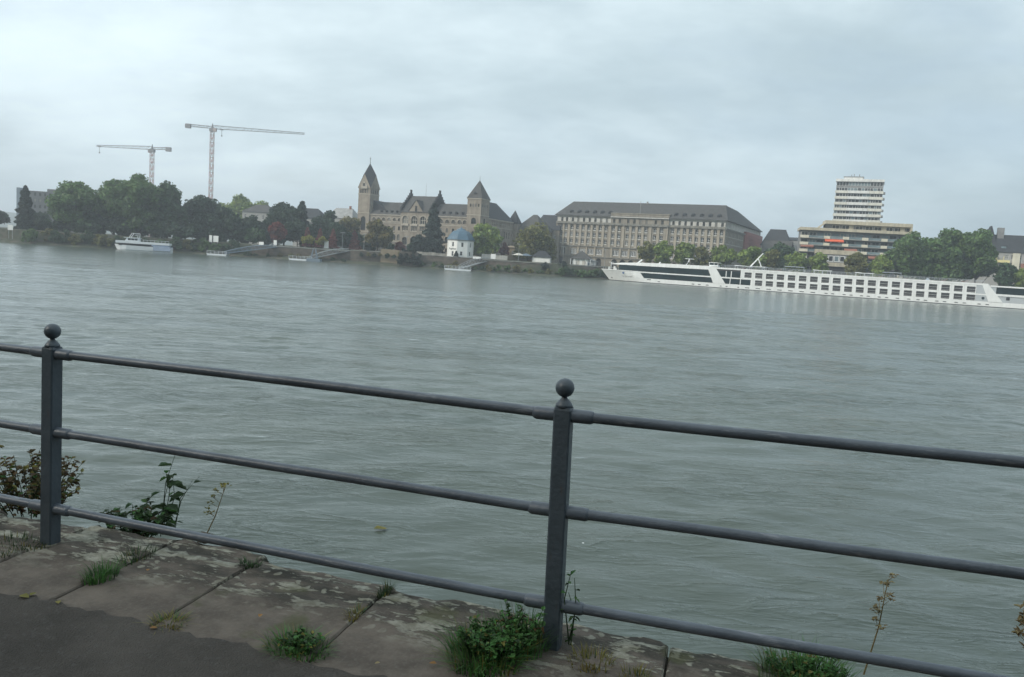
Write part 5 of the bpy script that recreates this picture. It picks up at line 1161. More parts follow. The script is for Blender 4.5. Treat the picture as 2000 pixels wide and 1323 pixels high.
    nm.build('lettering', 'lettering_dark', root)
    # deck fittings
    rl = MB()
    for s in np.arange(33.0, 117.0, 1.5): rl.tube([(s, 0.35, 7.45), (s, 0.35, 8.4)], 0.03, 4)
    for z in (7.8, 8.1, 8.4): rl.tube([(33.0, 0.35, z), (116.5, 0.35, z)], 0.03 if z < 8.3 else 0.045, 4)
    rl.build('deck_rail', 'ship_grey', root)
    wh = MB(); wh.box(28.2, 3.0, 7.7, 31.4, 8.4, 8.2); wh.box(28.0, 2.8, 9.0, 31.7, 8.6, 9.16)
    for x in (28.2, 29.9, 31.3): wh.box(x - 0.08, 3.0, 8.2, x + 0.08, 3.16, 9.0)
    wheel = wh.build('wheelhouse', 'ship_white', root); g = MB(); g.box(28.3, 3.18, 8.2, 31.2, 8.2, 8.99); g.build('wheelhouse_window', 'ship_glass', wheel)
    ra = MB(); ra.tube([(19.2, HB, 7.6), (20.2, HB, 9.2), (20.3, HB, 9.9)], 0.2, 6); ra.box(18.7, HB - 0.15, 9.9, 22.0, HB + 0.15, 10.05); ra.build('radar_mast', 'ship_white', root)
    fm = MB(); fm.tube([(-10.4, HB, 3.7), (-10.4, HB, 5.2)], 0.28, 6); fm.tube([(-9.7, HB, 4.2), (-9.7, HB, 6.9)], 0.12, 6); fm.box(-10.6, HB - 0.1, 6.9, -8.8, HB + 0.1, 7.05); fm.box(-8.4, HB - 1, 4.2, -7.6, HB + 1, 5.6); fm.tube([(-6.8, 3.0, 3.8), (-6.8, 3.0, 4.9)], 0.3, 6); fm.build('fore_mast', 'ship_white', root)
    fr2 = MB()
    for s in np.linspace(-12.5, -5.4, 7): yy = HB - hb(s, 4.1) + 0.1; fr2.tube([(s, yy, 4.1), (s, yy, 5.0)], 0.035, 4)
    fr2.build('bow_rail', 'ship_white', root)
    for s in (0.8, 9.0): q = MB(); q.tube([(s, HB, 7.3), (s + 1.6, HB, 8.6)] if s < 5 else [(s, HB, 7.5), (s + 0.5, HB, 8.1)], 0.28, 6); q.build('searchlight', 'ship_white', root)
    bm = MB(); bm.tube([(41.3, HB, 7.5), (42.5, HB, 8.4), (46.6, HB, 13.5)], [0.28, 0.26, 0.18], 6); bm.tube([(45.0, HB, 11.6), (46.9, HB, 7.5)], 0.16, 6); bm.tube([(46.5, HB, 7.45), (47.1, HB, 8.3)], 0.4, 6); bm.build('boat_davit', 'ship_white', root)
    for a, b, z in ((37.3, 48.3, 8.45), (64.1, 70.3, 8.5), (77.7, 83.8, 8.5)):
        q = MB(); q.prism([(a, z + 0.1), (a + 0.6, z), ((a + b) / 2, z - 0.12), (b - 0.6, z), (b, z + 0.1), (b, z + 0.22), ((a + b) / 2, z + 0.08), (a, z + 0.26)], 2.0, 9.0)
        for s in (a + 0.4, (a + b) / 2, b - 0.4):
            for y in (2.1, 8.9): q.tube([(s, y, 7.4), (s, y, z)], 0.06, 4)
        q.build('sun_canopy', 'ship_white', root)
    for a, b in ((54.5, 61.0), (86.5, 92.2)):
        q = MB(); 
        for y in (2.0, 9.0): q.tube([(a, y, 7.4), (a, y, 9.3), (b, y, 9.3), (b, y, 7.4)], 0.07, 4)
        for s in np.linspace(a, b, 5): q.tube([(s, 2.0, 9.3), (s, 9.0, 9.3)], 0.05, 4)
        q.build('awning_frame', 'ship_grey', root)
    # deck clutter: loungers
    return root
SHIP = river_ship()
def deck_lounger(s, y, m, label):
    p = SHIP.matrix_basis @ Vector((s, y, 7.4)); root = thing('deck_lounger', label, 'lounger', p, R(-22.3), 'loungers on the ship sun deck')
    q = MB(); q.box(0, 0, 0.28, 1.3, 0.6, 0.38); q.prism([(1.25, 0.30), (1.85, 0.85), (1.8, 0.92), (1.2, 0.38)], 0, 0.6); q.build('cushion', m, root)
    l = MB()
    for x in (0.15, 1.2):
        for yy in (0.06, 0.54): l.box(x - 0.03, yy - 0.03, 0, x + 0.03, yy + 0.03, 0.28)
    l.build('frame', 'steel_grey', root)
for i, s in enumerate((52.0, 55.8, 57.9, 85.0, 93.4, 94.8, 104.0, 107.3, 108.6, 110.0)): deck_lounger(s, 1.0 + (i % 3) * 0.7, 'crane_red' if i % 3 == 0 else 'garden_white', ('red cushioned' if i % 3 == 0 else 'pale') + ' lounger, %s from the boat davit on the ship sun deck' % ORD[i])

# ------------------------------------------------------------------ small figures on the far promenade
mat('dark_cloth', (0.035, 0.038, 0.05), 0.9, 0.2, 3.0); mat('blue_cloth', (0.07, 0.10, 0.17), 0.9, 0.2, 3.0); mat('pale_cloth', (0.45, 0.42, 0.38), 0.9, 0.1, 3.0); mat('skin', (0.42, 0.27, 0.20), 0.6, 0.08, 3.0)
def person(label, x, y, z, rz, top, legs, stride=0.16):
    root = thing('person', label, 'person', (x, y, z), rz, 'walkers on the far promenade')
    def skin_mesh(name, pts, edges, rad, m, rootv=0):
        me = bpy.data.meshes.new(name); me.from_pydata(pts, edges, []); me.materials.append(MATS[m]); o = place(name, me, root)
        md = o.modifiers.new('skin', 'SKIN')
        if not me.skin_vertices: me.attributes.new('skin', 'FLOAT', 'POINT')
        sv = me.skin_vertices[0].data
        for k, rr in enumerate(rad): sv[k].radius = rr; sv[k].use_root = (k == rootv)
        sb = o.modifiers.new('smooth', 'SUBSURF'); sb.levels = 1; sb.render_levels = 1; return o
    P = [(0, 0, .95), (0, 0, 1.15), (0, 0, 1.38), (0, 0, 1.50), (0, .01, 1.62), (0, .01, 1.72),
         (.17, 0, 1.36), (.23, .03, 1.10), (.22, -.06, .86), (-.17, 0, 1.36), (-.23, -.03, 1.10), (-.22, -.10, .88),
         (.09, 0, .88), (.10, -stride * .5, .48), (.10, -stride * .3, .07), (.10, -stride * .3 - .14, .04), (-.09, 0, .88), (-.10, stride * .4, .48), (-.10, stride * .9, .08), (-.10, stride * .9 - .14, .04)]
    E = [(0, 1), (1, 2), (2, 3), (3, 4), (4, 5), (2, 6), (6, 7), (7, 8), (2, 9), (9, 10), (10, 11), (0, 12), (12, 13), (13, 14), (14, 15), (0, 16), (16, 17), (17, 18), (18, 19)]
    Rr = [(.15, .11), (.15, .11), (.17, .11), (.055, .055), (.085, .095), (.06, .07), (.07, .07), (.05, .05), (.035, .035), (.07, .07), (.05, .05), (.035, .035), (.09, .09), (.065, .065), (.045, .045), (.035, .035), (.09, .09), (.065, .065), (.045, .045), (.035, .035)]
    b = skin_mesh('body', P, E, Rr, top)
    h = MB(); h.lathe([(0.02, 1.50), (0.075, 1.55), (0.095, 1.62), (0.09, 1.70), (0.03, 1.76)], 10, (0, 0.005, 0)); h.build('head', 'skin', root, smooth=True)
    hr = MB(); hr.lathe([(0.10, 1.64), (0.103, 1.70), (0.075, 1.765), (0.02, 1.785)], 10, (0, 0.02, 0)); hr.build('hair', 'dark_interior', root, smooth=True)
person('walker in dark clothes before the pyramid-roofed kiosk', 27.6, 323.8, 5.05, R(80), 'dark_cloth', 'dark_cloth')
person('walker in blue jacket beside the one in dark clothes', 28.9, 323.6, 5.05, R(75), 'blue_cloth', 'dark_cloth')
person('walker in pale clothes near the notice board by the arched gangway', -6.4, 322.5, 5.05, R(-70), 'pale_cloth', 'dark_cloth')

# ------------------------------------------------------------------ vegetation
def leaf_quads(rng, C, size, out=None, bias=0.8):
    """loose leaf-clump faces of edge `size` at centres C, tilted at random but leaning outwards"""
    n = len(C); d = rng.normal(size=(n, 3)); d /= np.linalg.norm(d, axis=1, keepdims=True)
    if out is not None:
        d = d + bias * out; d /= np.linalg.norm(d, axis=1, keepdims=True)
    a = rng.normal(size=(n, 3)); u = np.cross(d, a); u /= np.linalg.norm(u, axis=1, keepdims=True); v = np.cross(d, u)
    s = size * rng.uniform(0.55, 1.35, (n, 1)); t = s * rng.uniform(0.5, 0.9, (n, 1))
    k = rng.uniform(-0.25, 0.25, (n, 1)) * s
    return np.stack([C - u * s, C - v * t + d * k, C + u * s, C + v * t + d * k], axis=1)

def crown_round(rng, rx, ry, z0, z1, leaf, density=1.0, lumps=26, droop=0.0, flat=0.0):
    zc = (z0 + z1) / 2; rz = (z1 - z0) / 2
    d = rng.normal(size=(lumps, 3)); d /= np.linalg.norm(d, axis=1, keepdims=True)
    rad = rng.uniform(0.35, 0.86, (lumps, 1)); c = d * rad * np.array([rx, ry, rz]); c[:, 2] += zc
    lr = rng.uniform(0.20, 0.36, lumps) * min(rx, rz) * 1.25
    # a lump that closes the top so that the height is right
    c[0] = (rng.normal(0, 0.1) * rx, 0, z1 - lr[0] * 0.9)
    P, O = [], []
    for k in range(lumps):
        n = int(density * 26 * (lr[k] / leaf) ** 2 * 0.55) + 20
        q = rng.normal(size=(n, 3)); q /= np.linalg.norm(q, axis=1, keepdims=True)
        r = lr[k] * rng.uniform(0.45, 1.10, (n, 1)); pts = c[k] + q * r * np.array([1.1, 1.1, 0.85])
        if droop: pts[:, 2] -= droop * rng.random(n) * lr[k]
        P.append(pts); O.append(q)
    P = np.concatenate(P); O = np.concatenate(O)
    P[:, 2] = np.maximum(P[:, 2], z0 + rng.random(len(P)) * 0.8)
    return leaf_quads(rng, P, leaf, O)

def crown_cone(rng, r, z0, z1, leaf, n=2600, skirt=0.25, power=1.0):
    h = rng.random(n) ** 1.35; tier = 0.82 + 0.18 * np.sin(h * 46 + rng.normal(0, 0.5, n))
    rr = r * (1 - h) ** power * tier * (0.35 + 0.65 * np.sqrt(rng.random(n))) * (1 + 0.14 * np.sin(5 * h * 6.28)) + 0.12
    a = rng.random(n) * 2 * np.pi; lob = 1 + 0.16 * np.sin(a * 3 + h * 20) + 0.10 * np.sin(a * 7 - h * 31)
    P = np.stack([rr * lob * np.cos(a), rr * lob * np.sin(a), z0 + (z1 - z0) * h - skirt * rr * 0.4], axis=1)
    O = np.stack([np.cos(a), np.sin(a), np.full(n, 0.2)], axis=1)
    return leaf_quads(rng, P, leaf, O)

SEED = [100]
def tree(name, label, x, y, top, r, leafm, kind='round', base=GZ - 0.3, trunk=0.28, leaf=0.62, group=None, z0=None, lumps=26, dens=1.0, power=0.9):
    SEED[0] += 1; rng = np.random.default_rng(SEED[0]); rnd = random.Random(SEED[0])
    root = thing(name, label, 'tree', (x, y, 0), rnd.random() * 0.5, group)
    h = top - base; zb = base + h * trunk if z0 is None else z0
    if kind == 'round': V = crown_round(rng, r, r * 0.95, zb, top, leaf, dens, lumps)
    elif kind == 'willow': V = crown_round(rng, r, r * 0.95, zb, top, leaf, dens, lumps, droop=2.2)
    else: V = crown_cone(rng, r, zb, top, leaf, int(2600 * dens), power=power)
    quads_object('crown', V, leafm, root)
    t = MB(); rt = max(0.12, h * 0.018); t.tube([(0, 0, base - 0.6), (rnd.uniform(-.1, .1), 0, zb), (rnd.uniform(-.3, .3), rnd.uniform(-.3, .3), zb + (top - zb) * 0.55)], [rt * 1.25, rt, rt * 0.4], 7)
    if kind != 'cone':
        for k in range(4):
            a = rnd.random() * 6.28; z = zb + (top - zb) * rnd.uniform(-0.05, 0.25); t.tube([(0, 0, z - h * 0.05), (math.cos(a) * r * 0.35, math.sin(a) * r * 0.35, z + h * 0.14), (math.cos(a) * r * 0.65, math.sin(a) * r * 0.65, z + h * 0.3)], [rt * 0.55, rt * 0.35, rt * 0.12], 5)
    t.build('trunk', 'bark', root)
    return root
def bush(label, x, y, z, r, h, leafm, leaf=0.4, group='bushes along the far waterline', lumps=10, name='bush', dens=0.8):
    SEED[0] += 1; rng = np.random.default_rng(SEED[0])
    root = thing(name, label, 'bush', (x, y, z), 0, group)
    quads_object('foliage', crown_round(rng, r, r * 0.8, -0.2, h, leaf, dens, lumps), leafm, root)
    t = MB(); t.tube([(0, 0, -0.5), (0.05, 0, h * 0.55)], [0.09, 0.03], 5); t.build('stem', 'bark', root)

GL = 'trees of the park left of the palace'
tree('cypress_tree', 'tall dark cypress standing alone at the river wall', -187.8, 305, 21.5, 3.7, 'leaf_spruce', 'cone', leaf=0.5, trunk=0.02, dens=2.4, power=0.6)
for i, (x, y, top, r) in enumerate(((-226, 345, 15.0, 6.5), (-214, 350, 14.2, 6.0), (-236, 352, 15.8, 6.5), (-203, 340, 12.5, 5.5))): tree('park_tree', 'grey-green hazy tree beyond the pale river wall, ' + ['beside the apartment slab', 'nearer the cypress', 'farthest from the cypress', 'lowest and next to the cypress'][i], x, y, top, r, 'leaf_dark', group='trees behind the pale river wall', leaf=0.7, trunk=0.1)
for i, (x, y, top, r) in enumerate(((-190, 325, 9.5, 5.5), (-182, 318, 9.0, 4.5), (-178, 322, 12, 5.0))): tree('park_tree', 'low green tree, %s from the cypress towards the big park trees' % ORD[i], x, y, top, r, 'leaf_deep', group='low trees beside the cypress', trunk=0.05)
tree('park_tree', 'broad park tree with three rounded heads right of the cypress', -172.4, 312, 24.8, 9.8, 'leaf_mid', trunk=0.08, lumps=34, group=None)
tree('park_tree', 'tall green park tree behind the excursion boat, left of the tallest crown', -160.6, 318, 27.2, 9.2, 'leaf_mid', trunk=0.08, lumps=34)
tree('park_tree', 'tallest green park tree, rising behind the excursion boat under the short crane', -148.5, 314, 29.8, 9.8, 'leaf_mid', trunk=0.06, lumps=38)
tree('park_tree', 'high narrow park tree leaning against the tallest crown', -139.4, 318, 27.6, 7.0, 'leaf_deep', trunk=0.06, lumps=26)
tree('park_tree', 'dark rounded park tree under the tall crane mast', -131.5, 332, 24.0, 10.0, 'leaf_dark', trunk=0.05, lumps=30)
tree('park_tree', 'light green far tree top right of the tall crane mast', -151.0, 432, 31.3, 11.5, 'leaf_bright', trunk=0.2, lumps=30)
tree('park_tree', 'second light green far tree top beside the grey villa roof', -139.0, 432, 28.6, 7.5, 'leaf_bright', trunk=0.2)
for i, (x, y, top, r) in enumerate(((-131, 312, 13.0, 6.8), (-142, 313, 12.0, 6.0), (-154, 311, 12.5, 6.2), (-166, 309, 11.0, 6.0))): tree('park_tree', 'lower dark green park-edge tree, %s from the notice panels behind the excursion boat' % ORD[i], x, y, top, r, 'leaf_deep' if i % 2 else 'leaf_dark', group='lower trees of the park edge', trunk=0.03)
tree('park_tree', 'dark dense park tree below the light green tree tops', -118.5, 325, 19.6, 9.0, 'leaf_dark', trunk=0.04, lumps=30)
tree('park_tree', 'dark park tree in front of the grey-roofed villa', -111.5, 337, 17.2, 7.0, 'leaf_dark', trunk=0.04)
tree('park_tree', 'dark broad tree between the two villa roofs', -100.8, 345, 23.8, 8.6, 'leaf_dark', trunk=0.06, lumps=32)
tree('pine_tree', 'dark ragged pine beside the dark gabled villa', -95.4, 352, 24.9, 4.0, 'leaf_spruce', 'cone', trunk=0.2, dens=0.8, leaf=0.7, power=0.5)
tree('park_tree', 'dark tree behind the red and yellow autumn trees', -92.5, 336, 16.8, 7.2, 'leaf_dark', trunk=0.04)
tree('park_tree', 'dark tree before the pale mansard house', -84.6, 352, 22.0, 7.2, 'leaf_dark', trunk=0.08, lumps=28)
tree('park_tree', 'low dark tree beside the narrow red trees', -79.0, 341, 16.6, 7.4, 'leaf_dark', trunk=0.04)
tree('park_tree', 'olive brown tree touching the left palace tower', -77.0, 362, 20.4, 5.6, 'leaf_autumn', trunk=0.08)
tree('park_tree', 'dark low tree at the foot of the olive brown tree', -71.5, 350, 13.4, 4.6, 'leaf_dark', trunk=0.05)
tree('park_tree', 'dark reddish tree among the dark park trees', -98.4, 328, 14.6, 4.0, 'leaf_red', trunk=0.15, leaf=0.5)
tree('park_tree', 'dull green low tree above the blue-grey gangway', -106.0, 322, 11.5, 5.5, 'leaf_deep', trunk=0.05)
for i, (x, y, top, r) in enumerate(((-186, 312, 9.5, 4.6), (-176, 310, 10.0, 5.0), (-167, 314, 15.5, 6.0), (-157, 318, 13, 6), (-147, 320, 11.5, 6), (-137, 322, 12, 6), (-127, 322, 11.5, 5.5), (-120, 318, 10.5, 5.0), (-112, 326, 11.5, 5.5), (-103, 332, 12, 5.5), (-90, 344, 12, 5.5), (-84, 342, 11, 5.0), (-74, 350, 11.5, 5.0), (-66, 356, 10, 4.0), (-163, 311, 11.5, 5.0), (-153, 312, 11.5, 5.0))):
    tree('understory_tree', 'low dark understory tree, %s from the cypress at the foot of the park' % ORD[i], x, y, top, r, 'leaf_dark', group='understory trees at the foot of the park', trunk=0.0, z0=4.6, lumps=22)
GR = 'narrow red autumn trees on the promenade'
for i, (x, y, top, r) in enumerate(((-86.8, 330, 13.2, 2.2), (-81.6, 330, 13.0, 2.1), (-76.2, 330, 13.2, 2.1), (-69.6, 341, 13.4, 2.8))): tree('red_maple', 'narrow pointed red autumn tree, %s from the dark reddish tree towards the palace' % ORD[i], x, y, top, r, 'leaf_red', 'cone', group=GR, trunk=0.12, leaf=0.4, dens=0.6, power=0.75)
for x, y, top, r, lb in ((-84.6, 322, 10.0, 3.2, 'wider'), (-78.8, 322, 9.9, 2.5, 'slimmer')): tree('linden_tree', lb + ' of the two small round yellow-green trees before the red trees', x, y, top, r, 'leaf_yellow', group='small yellow-green trees on the promenade', trunk=0.3, leaf=0.42)
tree('autumn_tree', 'brownish autumn tree before the left palace wing', -59.2, 338, 18.4, 5.4, 'leaf_autumn', trunk=0.12, lumps=28)
tree('spruce_tree', 'tall dark spruce before the palace centre', -36.6, 343, 27.0, 6.4, 'leaf_spruce', 'cone', trunk=0.02, dens=2.0, power=0.75)
tree('park_tree', 'low dark tree at the left foot of the spruce', -42.2, 341, 13.6, 3.4, 'leaf_spruce', trunk=0.03)
for i, (x, y, top, r) in enumerate(((-50.5, 345, 10.2, 2.6), (-46.0, 346, 10.0, 2.2), (-55, 346, 9.5, 2.0))): tree('rose_shrub', ['shrub with red leaves against the palace front', 'dark green shrub next to the red one at the palace front', 'dark green shrub at the palace front nearest the autumn tree'][i], x, y, top, r, 'leaf_red' if i == 0 else 'leaf_deep', group='shrubs against the palace front', trunk=0.1, leaf=0.4)
tree('maple_tree', 'bright green rounded tree right of the white pavilion', -13.4, 331, 19.6, 6.8, 'leaf_bright', trunk=0.10, lumps=32)
tree('willow_tree', 'broad olive willow above the low white kiosk', 7.0, 336, 22.0, 8.0, 'leaf_olive', 'willow', trunk=0.10, lumps=34)
tree('park_tree', 'small red autumn tree beside the tan garden house', -5.6, 336, 12.4, 2.0, 'leaf_red', trunk=0.2, leaf=0.4)
tree('park_tree', 'small dark clipped tree at the pavilion door', -24.5, 320.8, 7.4, 1.1, 'leaf_spruce', 'cone', leaf=0.3, trunk=0.02, dens=0.4)
GP = 'plane trees along the quay behind the ship'
for i, (x, y, top, r) in enumerate(((52.1, 327, 16.7, 4.3), (58.9, 325, 16.8, 4.7), (67.1, 324, 16.2, 4.8), (74.3, 323, 15.6, 4.7), (82.6, 323, 16.4, 5.3), (93.3, 319, 16.3, 5.6), (100.6, 318, 15.9, 4.6), (109.6, 315, 15.3, 4.9), (117.4, 312, 15.2, 4.7), (130.3, 308, 16.9, 5.4), (138.1, 305, 15.8, 4.7))):
    tree('plane_tree', 'rounded yellow-green plane tree, %s from the pyramid-roofed kiosk in the row behind the ship' % ORD[i], x, y, top + (i * 7 % 3) * 0.35, r * (0.84 + 0.05 * (i * 5 % 3)), 'leaf_plane' if i % 3 else 'leaf_olive', group=GP, trunk=0.16, leaf=0.55, lumps=26)
tree('park_tree', 'darker green tree behind the plane row before the slate roofs', 111.0, 338, 20.0, 6.0, 'leaf_deep', trunk=0.1)
GB = 'large dense trees at the right end of the quay'
for i, (x, y, top, r) in enumerate(((148.8, 304, 25.6, 8.2), (160.8, 301, 27.6, 7.8), (170.6, 298, 27.8, 7.8), (155, 308, 24, 7), (165.5, 306, 25.5, 7))): tree('chestnut_tree', ['large dense green tree overlapping the end of the beige terraces', 'large dense green tree in the middle of the clump right of the beige terraces', 'large dense green tree beside the yellow balconies', 'dark tree behind the gap of the large clump near the terraces', 'dark tree behind the gap of the large clump near the yellow balconies'][i], x, y, top, r, 'leaf_mid', group=GB, trunk=0.05, lumps=44, leaf=0.6)
tree('park_tree', 'small green tree before the yellow balconies', 177.6, 292, 16.0, 4.4, 'leaf_deep', trunk=0.1)
tree('park_tree', 'bright green low tree at the quay right of the yellow balconies', 183.0, 289, 14.6, 4.2, 'leaf_plane', trunk=0.1)

rb = random.Random(17)
for k in range(22):
    x = -182 + k * 3.4 + rb.uniform(-1, 1); bush('green bush on the left bank slope, %s from the river sign by the cypress' % ORD[k], x, bank_y(x) + rb.uniform(1.8, 4.2), 0.5, rb.uniform(2.5, 3.6), rb.uniform(4.0, 5.8), rb.choice(['leaf_deep', 'leaf_deep', 'leaf_mid', 'leaf_olive']), group='bushes on the left bank slope')
for k in range(10):
    x = -106 + k * 4.2 + rb.uniform(-1, 1); bush('low dull bush, %s from the blue-grey gangway below the promenade wall' % ORD[k], x, bank_y(x) + rb.uniform(1.5, 3.0), 0.5, rb.uniform(1.0, 1.8), rb.uniform(0.9, 2.0), rb.choice(['leaf_autumn', 'leaf_deep', 'leaf_olive']), group='bushes below the palace promenade')
for k in range(17):
    x = -40 + k * 3.3 + rb.uniform(-1.2, 1.2); bush('shaggy green bush, %s from the ivy bastion at the foot of the garden walls' % ORD[k], x, bank_y(x) + rb.uniform(1.2, 3.4), 0.5, rb.uniform(1.3, 2.4), rb.uniform(1.2, 3.0), rb.choice(['leaf_deep', 'leaf_mid', 'leaf_olive', 'leaf_autumn']), group='bushes below the garden walls')
for k in range(9):
    x = 17.5 + k * 2.5 + rb.uniform(-0.5, 0.5); bush('dense green bush on the bank, %s from the pyramid-roofed kiosk towards the ship bow' % ORD[k], x, bank_y(x) + rb.uniform(0.6, 2.0), 0.4, rb.uniform(1.9, 2.8), rb.uniform(2.6, 3.9), rb.choice(['leaf_mid', 'leaf_deep', 'leaf_mid']), group='bushes at the ship bow')
for k, (x, y, z, r, h) in enumerate(((-45.5, 314.2, 1.0, 1.6, 4.2), (-43.3, 314.4, 0.8, 1.7, 4.6), (-41.0, 314.8, 0.8, 1.7, 4.4), (-39.0, 315.2, 0.8, 1.6, 3.6), (-44.5, 316.0, 4.6, 2.0, 2.4), (-41.5, 316.4, 4.6, 2.0, 2.2))): bush('ivy mass, %s over the dark bastion wall counted from the tan buttress' % ORD[k], x, y, z, r, h, 'leaf_spruce', group='ivy on the bastion wall', name='ivy', lumps=14)
for k in range(10):
    x = -62 + k * 2.6 + rb.uniform(-.6, .6); bush('hanging green shrub, %s from the grey gangway top on the palace river wall' % ORD[k], x, 316.6, 3.4 + rb.uniform(-.5, .5), rb.uniform(0.8, 1.5), rb.uniform(1.0, 2.2), rb.choice(['leaf_deep', 'leaf_autumn', 'leaf_dark']), group='shrubs on the palace river wall')
bush('dark reddish round bush beside the pyramid-roofed kiosk', 19.0, 321.5, 3.2, 2.3, 3.0, 'leaf_spruce', group=None)
bush('dark ivy hummock on the wall right of the low white kiosk', 11.5, 319.0, 2.2, 1.8, 3.2, 'leaf_spruce', group=None)

# ------------------------------------------------------------------ weeds and litter on the quay
def leaf_shape(L, w, bend=0.3):
    return [(0, 0, 0), (L * 0.35, w, L * 0.08), (L * 0.75, w * 0.7, -L * bend * 0.2), (L, 0, -L * bend), (L * 0.75, -w * 0.7, -L * bend * 0.2), (L * 0.35, -w, L * 0.08)]
def put_leaf(mb, p, yaw, pitch, L, w, m=0, bend=0.3, roll=0.0):
    M = Matrix.Translation(p) @ Matrix.Rotation(yaw, 4, 'Z') @ Matrix.Rotation(-pitch, 4, 'Y') @ Matrix.Rotation(roll, 4, 'X')
    q = [tuple(M @ Vector(v)) for v in leaf_shape(L, w, bend)]
    i = len(mb.v); mb.v += q; mb.f += [(i, i + 1, i + 2, i + 3), (i, i + 3, i + 4, i + 5)]; mb.m += [m, m]
def grass_tuft(label, t, w, r, h, n, mats, seed, group='grass tufts in the slab joints', spread=0.9, along=(1, 1), name='grass_tuft'):
    rnd = random.Random(seed); root = thing(name, label, 'weed', Q(t, w, 0), QA, group); mb = MB()
    for k in range(n):
        a = rnd.random() * 6.283; d = r * math.sqrt(rnd.random()); x, y = d * math.cos(a) * along[0], d * math.sin(a) * along[1]
        yaw = a + rnd.uniform(-0.6, 0.6); L = h * rnd.uniform(0.5, 1.15); lean = rnd.uniform(0.1, spread); bw = rnd.uniform(0.0018, 0.004)
        dx, dy = math.cos(yaw), math.sin(yaw); px, py = -dy * bw, dx * bw; pts = []
        for s in range(4):
            q = s / 3; off = L * (lean * q * q); z = L * (q - 0.28 * lean * q * q); pts.append((x + dx * off, y + dy * off, z - 0.01))
        m = rnd.randrange(len(mats)) if rnd.random() < 0.35 else 0
        for s in range(3):
            w0, w1 = 1 - s / 3, 1 - (s + 1) / 3 + 0.05; a0, a1 = pts[s], pts[s + 1]
            mb.quad((a0[0] - px * w0, a0[1] - py * w0, a0[2]), (a0[0] + px * w0, a0[1] + py * w0, a0[2]), (a1[0] + px * w1, a1[1] + py * w1, a1[2]), (a1[0] - px * w1, a1[1] - py * w1, a1[2]), m)
    mb.build('blades', mats, root)['kind'] = 'stuff'
def leafy_weed(label, t, w, z, stems, h, spread, leafL, mats, seed, name='weed_plant', dens=9, lean=(0, 0), group=None):
    rnd = random.Random(seed); root = thing(name, label, 'weed', Q(t, w, z), QA, group)
    st = MB(); lf = MB()
    for k in range(stems):
        a = rnd.random() * 6.283; sp = spread * math.sqrt(rnd.random()); hh = h * rnd.uniform(0.55, 1.1)
        base = Vector((math.cos(a) * sp * 0.45, math.sin(a) * sp * 0.35, 0)); tip = Vector((math.cos(a) * sp + lean[0] * hh, math.sin(a) * sp * 0.7 + lean[1] * hh, hh)); mid = (base + tip) / 2 + Vector((0, 0, hh * 0.14)) + Vector((rnd.uniform(-.03, .03), rnd.uniform(-.03, .03), 0))
        st.tube([base, mid, tip], [0.0032, 0.0026, 0.0012], 4)
        for q in range(dens):
            u = rnd.uniform(0.02, 1.0); p = base.lerp(mid, u * 2) if u < 0.5 else mid.lerp(tip, u * 2 - 1)
            L = leafL * rnd.uniform(0.5, 1.2); m = 0 if rnd.random() < 0.6 else rnd.randrange(len(mats)); put_leaf(lf, p, rnd.random() * 6.283, rnd.uniform(-0.3, 0.9), L, L * rnd.uniform(0.25, 0.4), m, rnd.uniform(0.1, 0.6), rnd.uniform(-.5, .5))
    lf.build('leaves', mats, root)['kind'] = 'stuff'; st.build('stems', 'weed_dark', root)
    return root
WG = ['weed_green', 'weed_dark', 'weed_yellow']
grass_tuft('green grass tuft in the joint left of the yellowing clump', -2.775, 2.86, 0.085, 0.085, 260, ['weed_green', 'weed_dark'], 1, along=(0.7, 1.1))
grass_tuft('flat yellowing weed clump at the asphalt edge', -2.19, 2.615, 0.07, 0.05, 160, ['weed_yellow', 'weed_green', 'weed_dark'], 2, spread=1.6, group=None)
leafy_weed('bushy green weed at the asphalt edge in a slab joint', -1.60, 2.64, 0.0, 30, 0.055, 0.11, 0.018, WG, 3, dens=18)
grass_tuft('spreading grass blades round the bushy weed at the asphalt edge', -1.60, 2.64, 0.11, 0.075, 380, ['weed_green', 'weed_yellow', 'weed_dark'], 33, group=None, spread=1.4, along=(1.2, 0.8))
grass_tuft('sparse dry tuft in the joint halfway to the railing', -1.545, 3.01, 0.05, 0.05, 90, ['weed_yellow', 'weed_dark', 'weed_green'], 4, along=(0.5, 1.6), group=None)
grass_tuft('small dark tuft at the river end of the same slab joint', -1.53, 3.27, 0.045, 0.055, 110, ['weed_dark', 'weed_yellow'], 5, along=(0.6, 1.3), group=None)
grass_tuft('dark tuft at the slab edge under the lowest rail', -2.26, 3.27, 0.05, 0.05, 120, ['weed_dark', 'weed_green'], 6, along=(1.2, 0.7), group=None)
grass_tuft('olive grass patch in the joint beside the left post', -2.82, 3.12, 0.10, 0.05, 170, ['weed_dark', 'weed_yellow', 'weed_green'], 7, along=(0.7, 1.2), group=None)
grass_tuft('dark weeds round the foot of the left post', -3.42, 3.02, 0.13, 0.05, 200, ['weed_dark', 'weed_yellow'], 8, along=(1.3, 0.7), group=None)
grass_tuft('low withered tuft in the joint by the left picture edge', -3.36, 2.86, 0.05, 0.04, 90, ['weed_dark', 'straw'], 9, along=(0.6, 1.6), group=None)
leafy_weed('big feathery green weed at the foot of the middle post', -0.87, 2.90, 0.0, 80, 0.12, 0.17, 0.022, ['weed_green', 'weed_green', 'weed_dark', 'weed_yellow'], 10, dens=26)
grass_tuft('long soft grass spilling from the feathery weed by the middle post', -0.90, 2.87, 0.15, 0.12, 800, ['weed_green', 'weed_dark', 'weed_yellow'], 30, group=None, spread=1.3)
